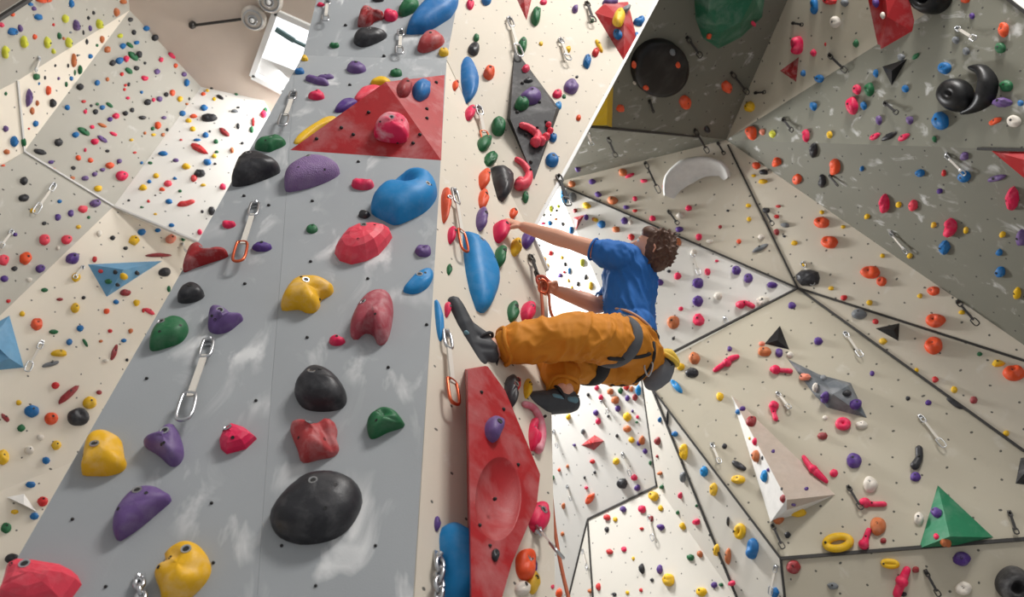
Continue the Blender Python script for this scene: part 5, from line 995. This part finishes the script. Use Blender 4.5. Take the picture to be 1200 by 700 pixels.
# torso and legs under the clothes, then neck, head, arms, hands: one continuous skin
limb(b, [pelvis, belly, chest, neck], [.11, .10, .12, .055], 14, n=3)
limb(b, [shL, chest, shR], [.055, .09, .055]); limb(b, [hipL, knL, anL], [.085, .06, .04], n=4); limb(b, [hipR, knR, anR], [.085, .06, .04], n=4)
limb(b, [knL + .6 * (anL - knL), anL, A(562, 408, 3.34)], [.06, .048, .04]); limb(b, [knR + .5 * (anR - knR), anR, A(655, 468, 3.5)], [.06, .048, .04])
limb(b, [neck - .03 * tu, neck + .35 * (head - neck), head - .02 * fd - .03 * td], [.062, .056, .055])
hc = head + .012 * fd
ball(b, hc, fd * .092, sd * .074, td * .108); ball(b, head + .035 * fd - .05 * td, fd * .06, sd * .054, td * .062)     # skull, jaw
ball(b, head + .092 * fd - .052 * td, fd * .022, sd * .024, td * .018)                                               # chin
limb(b, [head + .098 * fd + .012 * td, head + .116 * fd - .02 * td], [.009, .015])                                   # nose
limb(b, [head + .088 * fd + .028 * td - .03 * sd, head + .088 * fd + .028 * td + .03 * sd], [.011, .011])            # brow
for s in (-1, 1):
    e = head - .004 * fd + .002 * td + s * .076 * sd
    ball(b, e - .004 * s * sd, fd * .016, sd * .007, td * .027)                                                                      # ears
    limb(b, [e + .008 * sd * s + .024 * td, e + .012 * sd * s + .012 * td - .014 * fd, e + .01 * sd * s - .014 * td - .012 * fd], [.006, .006, .005])
limb(b, [shL, shL + .5 * (elL - shL), elL, elL + .3 * (wrL - elL), wrL], [.056, .053, .044, .05, .031], n=4)
limb(b, [shR, shR + .5 * (elR - shR), elR, elR + .3 * (wrR - elR), wrR], [.056, .053, .046, .05, .031], n=4)
def hand(m, wr, kn, spread, curl, side, bend=(.5, 1.0, .9), thumb=1.0):
    """palm from the wrist to the knuckles, four unequal fingers curling toward `curl`, thumb from the palm's side"""
    d = unit(kn - wr); s = unit(spread - d * (spread @ d)); c = unit(curl - d * (curl @ d) - s * (curl @ s)); L = np.linalg.norm(kn - wr)
    limb(m, [wr, wr + d * L * .5, kn], [.03, .036, .036], 12, (c, .55)); limb(m, [kn - s * .026, kn + s * .026], [.016, .016], 10)
    for i, (o_, l_) in enumerate(((-.031, .9), (-.0105, 1.0), (.0105, .95), (.030, .76))):
        p = kn + s * o_ - d * .004; ang = 0; pts = [p - d * .02, p]
        for j, seg in enumerate((.042, .027, .021)):
            ang += bend[j] * (1 + .08 * i); q = d * math.cos(ang) + c * math.sin(ang) + s * o_ * 1.2; p = p + unit(q) * seg * l_; pts.append(p)
        limb(m, pts, [.0105, .0105, .0095, .0088, .0075], 8)
    p = wr + d * L * .3 - s * .026 * thumb; q = p - s * .026 * thumb + d * .028 + c * .012; r = q + d * .026 + c * .02 - s * .004 * thumb
    limb(m, [p + s * .01 * thumb, p, q, r, r + d * .016 + c * .012 + s * .006 * thumb], [.016, .015, .0125, .011, .009], 8)
knuL = A(596, 260, 4.27)
hand(b, wrL, knuL, FW * .8 + UP * .35, -UP * .9 - RT * .1, 1, (.35, .8, .8))
knuR = A(640, 335, 4.0)
hand(b, wrR, knuR, FW * .5 - UP * .6, -UP * .4 - FW * .8, 1, (.9, 1.3, .9))
person = merged(b, 'person', 'skin', None, .0055, 2)
tag(person, 'man climbing in a blue t-shirt and orange trousers, feet on the cream pillar side', 'person')
for s in (-1, 1):
    m = MB(); e = head + .088 * fd + .014 * td + s * .03 * sd; ball(m, e, fd * .010, sd * .013, td * .009, 12, 7); k0 = len(m.f)
    ball(m, e + fd * .0065, fd * .005, sd * .0055, td * .0055, 10, 6); m.m = [0] * k0 + [1] * (len(m.f) - k0)
    m.build('eye', None, person, mats=['eye_white', 'eye_dark'])
m = MB(); limb(m, [head + .098 * fd - .036 * td - .02 * sd, head + .106 * fd - .034 * td, head + .098 * fd - .036 * td + .02 * sd], [.004, .007, .004], 8); m.build('mouth', 'lip', person)
# hair: short, tousled
h = MB(); rng = random.Random(5)
ball(h, head - .018 * fd + .012 * td, fd * .100, sd * .087, td * .112); ball(h, head - .05 * fd - .035 * td, fd * .062, sd * .072, td * .075)
ball(h, head + .045 * fd + .075 * td, fd * .058, sd * .066, td * .045)
for i in range(420):
    th = rng.uniform(-1, 1); ph = rng.uniform(0, 6.28); q = math.sqrt(1 - th * th); v = fd * th * .1 + sd * q * math.cos(ph) * .087 + td * q * math.sin(ph) * .112
    if (v @ fd > .035 and v @ td < .06) or v @ td < -.085 or (abs(v @ sd) > .06 and v @ fd > -.01 and v @ td < .03): continue
    p = head - .018 * fd + .012 * td + v; g = unit(v) * .008 + (fd * rng.uniform(-1, 1) + sd * rng.uniform(-1, 1) + td * rng.uniform(-.6, 1)) * .016
    limb(h, [p - unit(v) * .012, p + g * .6, p + g * 1.15 + unit(np.cross(v, fd + .3 * td)) * rng.uniform(-.012, .012)], [.011, .0075, .003], 6)
merged(h, 'hair', 'hair_brown', person, .0055, 0)
# shirt
t = MB()
limb(t, [belly - .02 * tu - .005 * tf, belly + .45 * (chest - belly), chest], [.135, .14, .15], 20, (tl, 1.28), n=4)
ball(t, chest + .02 * tu - .01 * tf, tf * .135, tl * .2, tu * .14); ball(t, belly - .07 * tu, tf * .14, tl * .18, tu * .11); ball(t, A(748, 388, 3.93), tf * .10, tl * .175, tu * .12)
limb(t, [shL - .02 * tl, chest + .1 * tu - .01 * tf, shR + .02 * tl], [.085, .105, .085], n=3)
limb(t, [shL, shL + .36 * (elL - shL)], [.082, .076]); limb(t, [shR, shR + .62 * (elR - shR)], [.08, .074])
limb(t, [neck - .06 * tu, neck - .005 * tu], [.09, .072])
shirt = merged(t, 'shirt', 'shirt_cloth', person, .009, 5, folds([tu + .7 * tf, tu + .3 * tf + .3 * tl, tu - .5 * tf], .012, 17, 4))
for nm, p, q, r in (('sleeve_hem', shL, elL, .36), ('sleeve_hem', shR, elR, .62)):
    ax = unit(q - p); c = p + r * (q - p) + ax * .066; x = unit(np.cross(ax, (0, 0, 1))); y = np.cross(ax, x); m = MB()
    m.tube([c - ax * .012 * 0 - ax * .004 + .060 * (x * math.cos(a) + y * math.sin(a)) for a in np.linspace(0, 6.2832, 25)[:-1]], .007, 6, True); m.build(nm, 'shirt_cloth', shirt)
def on_mesh(o, u, v, off=.004):
    me = o.data; t = BVHTree.FromPolygons([q.co for q in me.vertices], [tuple(p.vertices) for p in me.polygons])
    for k in range(0, 40):                   # if the pixel misses, step toward the body's middle
        uu = u + (738 - u) * k / 60; vv = v + (400 - v) * k / 60
        r = ray(uu, vv); h = t.ray_cast(Vector(CAM), Vector(unit(r)))
        if h[0] is not None: return np.array(h[0]) - unit(r) * off
    return A(u, v, 3.8)
m = MB(); m.tube(spline([on_mesh(shirt, *q) for q in ((722, 362), (733, 364), (744, 369), (754, 376), (762, 384), (768, 394))], 4), .007, 6); m.build('hem_trim', 'trim_tan', shirt)
# trousers
t = MB()
ball(t, pelvis + .02 * tu, tf * .14, tl * .18, tu * .13); ball(t, pelvis - .05 * tu - .05 * tf, tf * .13, tl * .18, tu * .12)
limb(t, [hipL, hipL + .5 * (knL - hipL), knL, knL + .5 * (anL - knL), knL + .80 * (anL - knL)], [.13, .122, .112, .104, .098], 18, n=4)
limb(t, [hipR, hipR + .5 * (knR - hipR), knR, knR + .5 * (anR - knR), knR + .74 * (anR - knR)], [.13, .122, .108, .10, .086], 18, n=4)
ball(t, A(735, 428, 3.92), RT * .13, UP * .10, FW * .14)
lg = unit(knL - hipL)
trousers = merged(t, 'trousers', 'trouser_cloth', person, .009, 5, folds([UP + .6 * lg, UP - .5 * lg + .3 * FW, lg + .5 * UP], .015, 13, 8))
def cuff(p, q, k, r):
    ax = unit(q - p); c = p + k * (q - p) + ax * r * .55; x = unit(np.cross(ax, (0, 0, 1))); y = np.cross(ax, x); m = MB()
    m.tube([c + r * .88 * (x * math.cos(a) + y * math.sin(a)) + ax * .01 * math.sin(3 * a) for a in np.linspace(0, 6.2832, 29)[:-1]], .011, 6, True); m.build('cuff', 'trouser_cloth', trousers)
cuff(knL, anL, .80, .098); cuff(knR, anR, .74, .086)
# shoes
def shoe(toe, ball_, heel, ank, sole_n):
    t = MB(); ax = unit(toe - heel); s = unit(np.cross(ax, sole_n))
    limb(t, [toe, ball_, heel + .35 * (ball_ - heel), heel], [.040, .060, .055, .052], 14, n=4)
    limb(t, [heel + .25 * (ball_ - heel), heel + .62 * (ank - heel)], [.052, .046]); limb(t, [ball_, ball_ + .62 * (ank - ball_)], [.048, .042])
    limb(t, [heel + .5 * (ball_ - heel), heel + .42 * (ball_ - heel) + .66 * (ank - heel - .42 * (ball_ - heel))], [.056, .05])
    o = merged(t, 'climbing_shoe', 'shoe_dark', person, .006, 4)
    m = MB(); limb(m, [toe + sole_n * .012, ball_ + sole_n * .022, heel + sole_n * .018], [.036, .052, .044], 12, (sole_n, .62), n=4); m.build('sole', 'shoe_rubber', o)
    for sg in (-1, 1):
        w = s * sg; m = MB(); limb(m, [heel - sole_n * .018 + .042 * w, heel + .22 * (ball_ - heel) - sole_n * .022 + .046 * w], [.018, .013], 10)
        limb(m, [heel + .45 * (ank - heel) + .036 * w + .4 * (ball_ - heel), heel + .75 * (ball_ - heel) - sole_n * .036 + .036 * w], [.019, .012], 10); m.build('side_patch', 'shoe_teal', o)
    m = MB(); p = heel + .55 * (ank - heel) - ax * .042; m.tube([p, p - ax * .026 + (ank - heel) * .12, p + (ank - heel) * .35], .006, 6); m.build('pull_loop', 'webbing_black', o)
    m = MB(); q0 = ank + .35 * (ball_ - ank); w = unit(np.cross(ball_ - ank, s)); m.tube([q0 + .05 * (s * math.cos(a) + w * math.sin(a)) for a in np.linspace(0, 6.2832, 17)[:-1]], .008, 6, True); m.build('strap', 'webbing_black', o)
    return o
wl = -PS1.n
shoe(A(532, 357, 3.36), A(540, 382, 3.34), A(559, 429, 3.28), A(582, 409, 3.36), unit(wl + .2 * UP))
shoe(A(617, 469, 3.40), A(636, 472, 3.45), A(668, 472, 3.52), A(663, 460, 3.52), unit(-UP))
# harness
hn = MB(); c = belly - .12 * tu
hn.tube([c + .155 * tf * math.cos(a) + .195 * tl * math.sin(a) for a in np.linspace(0, 6.2832, 33)[:-1]], .024, 8, True)
harness = hn.build('harness', 'webbing_black', person)
def band(c, ax, r, w, name, mat, tilt=0):
    ax = unit(ax); x = unit(np.cross(ax, (0, 0, 1))); y = np.cross(ax, x); m = MB(); V = []; F = []; n = 32
    for rr, z in ((r - .008, -w), (r + .009, -w * .8), (r + .011, 0), (r + .009, w * .8), (r - .008, w)):
        for i in range(n): a = 2 * math.pi * i / n; V.append(c + rr * (x * math.cos(a) + y * math.sin(a)) + ax * (z + tilt * math.sin(a + 1)))
    for j in range(4):
        for i in range(n): F.append((j * n + i, j * n + (i + 1) % n, (j + 1) * n + (i + 1) % n, (j + 1) * n + i))
    m.add(V, F); return m.build(name, mat, harness)
band(hipL + .26 * (knL - hipL), knL - hipL + .10 * UP, .136, .036, 'leg_loop', 'webbing_grey', .025)
band(hipR + .52 * (knR - hipR), knR - hipR, .127, .042, 'leg_loop', 'webbing_black')
m = MB(); m.tube(spline([on_mesh(trousers, *q) for q in ((714, 420), (726, 421), (738, 419), (750, 418), (761, 415))], 4), .011, 6); m.build('riser_strap', 'webbing_black', harness)
m = MB(); m.tube(spline([on_mesh(trousers, *q) for q in ((766, 402), (767, 415), (763, 428), (756, 439), (746, 447), (732, 451), (716, 451))], 4), .009, 6); m.build('haul_strap', 'webbing_black', harness)
m = MB(); m.tube(spline([A(755, 430, 3.74), A(760, 441, 3.72), A(765, 428, 3.72), A(760, 422, 3.74)], 4, True), .005, 6, True); m.build('gear_clip', 'steel', harness)
# chalk bag hanging from the harness
o = empty('chalk_bag', A(771, 441, 3.86)); tag(o, 'grey chalk bag with a yellow rim hanging behind the climber', 'bag')
def rel(p): return np.asarray(p) - np.array(o.location)
m = MB(); limb(m, [rel(A(766, 446, 3.86)), rel(A(773, 438, 3.87)), rel(A(778, 430, 3.88))], [.058, .068, .060], 18); m.build('pouch', 'bag_grey', o)
ax = unit(A(778, 428, 3.88) - A(766, 446, 3.86)); c = rel(A(779, 427, 3.88)); x = unit(np.cross(ax, FW)); y = np.cross(ax, x)
m = MB(); m.tube([c + ax * .035 + .055 * (x * math.cos(a) + y * math.sin(a)) for a in np.linspace(0, 6.2832, 25)[:-1]], .014, 8, True); m.build('rim', 'bag_yellow', o)
m = MB(); limb(m, [rel(A(775, 414, 3.86)), rel(A(784, 416, 3.88)), rel(A(792, 424, 3.9))], [.022, .034, .022], 10, n=3); m.build('fleece_flap', 'bag_yellow', o)
m = MB(); m.tube([rel(A(783, 421, 3.84)), rel(A(788, 428, 3.84)), rel(A(784, 429, 3.84))], .009, 6); m.build('buckle', 'webbing_black', o)
m = MB(); m.tube([rel(A(766, 413, 3.82)), rel(A(772, 418, 3.84)), rel(A(776, 426, 3.85))], .006, 6); m.build('hanging_cord', 'webbing_black', o)
# rope: from the knot at the harness up through the clip in the hand, then down to the belayer
pts = [A(703, 404, 3.9), A(675, 392, 3.86), A(648, 372, 3.86), A(643, 345, 3.93), A(638, 331, 3.96), A(634, 336, 3.95), A(636, 365, 3.85), A(637, 400, 3.75), A(640, 470, 3.58), A(643, 530, 3.44), A(647, 590, 3.30), A(653, 640, 3.14), A(666, 700, 2.95), A(690, 780, 2.7), A(740, 940, 2.3), A(860, 1300, 1.75)]
m = MB(); m.tube(spline(pts, 6), .0085, 8); o = m.build('climbing_rope', 'rope_fibre'); tag(o, 'orange brown climbing rope running from the climber down past the red slab volume', 'rope')
o = empty('rope_clip', A(636, 330, 3.98)); tag(o, 'red slung quickdraw clipped at the pillar edge under the gripping hand', 'quickdraw', 'quickdraws on the climbing walls')
o.location = A(636, 330, 3.98)
m = MB(); m.tube(spline([rel(A(629, 326, 4.0)), rel(A(633, 336, 3.97)), rel(A(640, 338, 3.96)), rel(A(643, 330, 3.97)), rel(A(636, 324, 4.0))], 4, True), .009, 6, True); m.build('sling', 'draw_red', o)
m = MB(); m.tube(spline([rel(A(632, 330, 3.94)), rel(A(632, 341, 3.92)), rel(A(640, 343, 3.92)), rel(A(642, 334, 3.94)), rel(A(637, 328, 3.95))], 4, True), .006, 6, True); m.build('carabiner', 'orange_metal', o)

# ------------------------------------------------------------------ labels that single each thing out
def size_word(it):
    a = max(it['w'], it['h']); near = it['u'] < 640 and it['place'] in NEAR
    return 'small' if a < (16 if near else 9) else ('medium' if a < (30 if near else 15) else 'large')
def form(it):
    if it['shape'] in ('ring shaped', 'bone shaped'): return it['shape']
    r = it['w'] / it['h']
    return 'wide' if r > 1.35 else ('tall' if r < .74 else 'round')
def direction(dx, dy):
    if abs(dx) > 2.2 * abs(dy): return 'right of' if dx > 0 else 'left of'
    if abs(dy) > 2.2 * abs(dx): return 'below' if dy > 0 else 'above'
    return ('lower ' if dy > 0 else 'upper ') + ('right of' if dx > 0 else 'left of')
LAND.append((720, 400, 'climber')); LAND.append((331, 60, 'ceiling window'))
ORD = ['', 'second ', 'third ', 'fourth ', 'fifth ', 'sixth ', 'seventh ', 'eighth ', 'ninth ', 'tenth ']
# plain landmarks of the walls that carry no named shape: a few unmistakable holds name themselves
NAMED = {(271, 98): ('red round hold at the top corner of the bright left facet', 'red corner hold'), (233, 174): ('long red oval hold slanting on the bright left facet', 'long red oval hold'),
         (143, 206): ('chalky pink block hold low on the grey left facet', 'chalky pink block'), (30, 303): ('orange bowl hold on the lower grey left facet', 'orange bowl hold'),
         (92, 489): ('black drum hold with a pale bolt on the cream left wall', 'black drum hold'), (34, 115): ('tall purple hold on the narrow left facet', 'tall purple hold'),
         (90, 30): ('large purple hold between the lime holds at the top of the left wall', 'large purple hold'), (80, 463): ('slanting maroon and pale finger hold on the cream left wall', 'maroon finger hold'),
         (156, 66): ('large green slanting hold in the cluster high on the grey left facet', 'large green hold'), (947, 326): ('round black disc hold with a quickdraw where the dark joints meet', 'black disc hold'),
         (1186, 234): ('large pink egg hold under the red triangle volume', 'large pink egg hold'), (1020, 319): ('wide orange grooved hold on the upper beige wall', 'wide orange hold'),
         (1113, 267): ('large pink egg hold in the middle of the olive right overhang', 'middle pink egg hold'), (1036, 239): ('tall pink drop hold on the lower olive right overhang', 'tall pink drop hold'),
         (978, 196): ('orange double knob hold on the lower olive right overhang', 'orange double knob hold'), (881, 643): ('large blue diamond hold on the narrow beige facet', 'large blue diamond hold'),
         (1001, 540): ('large purple wart-covered ball hold on the main beige wall', 'large purple ball hold'), (866, 546): ('black slanting hold with a white chalked top beside the white prism volume', 'black chalked hold'),
         (691, 585): ('long orange egg hold on the white back wall', 'long orange egg hold'), (729, 567): ('black jug hold above the lower white facet', 'black jug hold'), (793, 453): ('thin blue slanting hold beside the chalk bag', 'thin blue slanting hold'),
         (632, 607): ('pink ball hold right of the red slab volume', 'pink ball hold'), (748, 458): ('bright blue triangle shaped hold under the harness', 'bright blue hold'), (783, 680): ('yellow curved hold low on the lower white facet', 'yellow curved hold')}
for it in ITEMS:
    k = (round(it['u']), round(it['v']))
    for q, (lb, sh) in NAMED.items():
        if it['what'] == 'hold' and abs(q[0] - k[0]) <= 1 and abs(q[1] - k[1]) <= 1 and 'lab' not in it:
            it['lab'] = lb; LAND.append((it['u'], it['v'], sh)); break
seen = {}
for it in ITEMS:
    if 'lab' in it: continue
    lm = sorted(LAND, key=lambda q: math.hypot(q[0] - it['u'], q[1] - it['v']))[0]
    if it['what'] == 'quickdraw': head_ = f"{it['col']} {it['shape']} quickdraw"
    else: head_ = f"{size_word(it)} {form(it)} {it['col']} hold"
    it['dist'] = math.hypot(lm[0] - it['u'], lm[1] - it['v'])
    on = lm[2] == it['place']
    d = direction(it['u'] - lm[0], it['v'] - lm[1])
    key = (head_, d, lm[2], on, 0)
    seen.setdefault(key, []).append(it)
for (head_, d, l, on, place), its in seen.items():
    its.sort(key=lambda q: q['dist'])
    for k, it in enumerate(its):
        if on:
            pos = {'right of': 'right part', 'left of': 'left part', 'above': 'upper part', 'below': 'lower part'}.get(d, d.replace(' of', '') + ' part')
            it['lab'] = f"{head_} on the {pos} of the {l}" if len(its) == 1 else f"{head_}, {ORD[k]}closest to the middle, on the {pos} of the {l}"
        else:
            it['lab'] = f"{head_} {d} the {l}" if len(its) == 1 else f"{head_}, {ORD[k]}closest on the way {d} the {l}"
            pl_ = it['place'].replace('grey pillar face', 'pillar face').replace('cream pillar side', 'pillar side')
            if len(it['lab'].split()) + len(pl_.split()) < 14 and pl_ not in it['lab']: it['lab'] += f', on the {pl_}'
for it in ITEMS: it['o']['label'] = it['lab']
GROUPS = {FACE: 'climbing holds on the grey pillar face', SIDE: 'climbing holds on the cream pillar side'}
for o in COL.objects:
    if o.parent is None and o.get('category') == 'climbing hold': o['group'] = 'climbing holds on the walls'
    elif o.parent is None and o.get('category') == 'quickdraw': o['group'] = 'quickdraws on the climbing walls'
    elif o.parent is None and o.get('category') == 'climbing volume': o['group'] = 'climbing volumes on the walls'
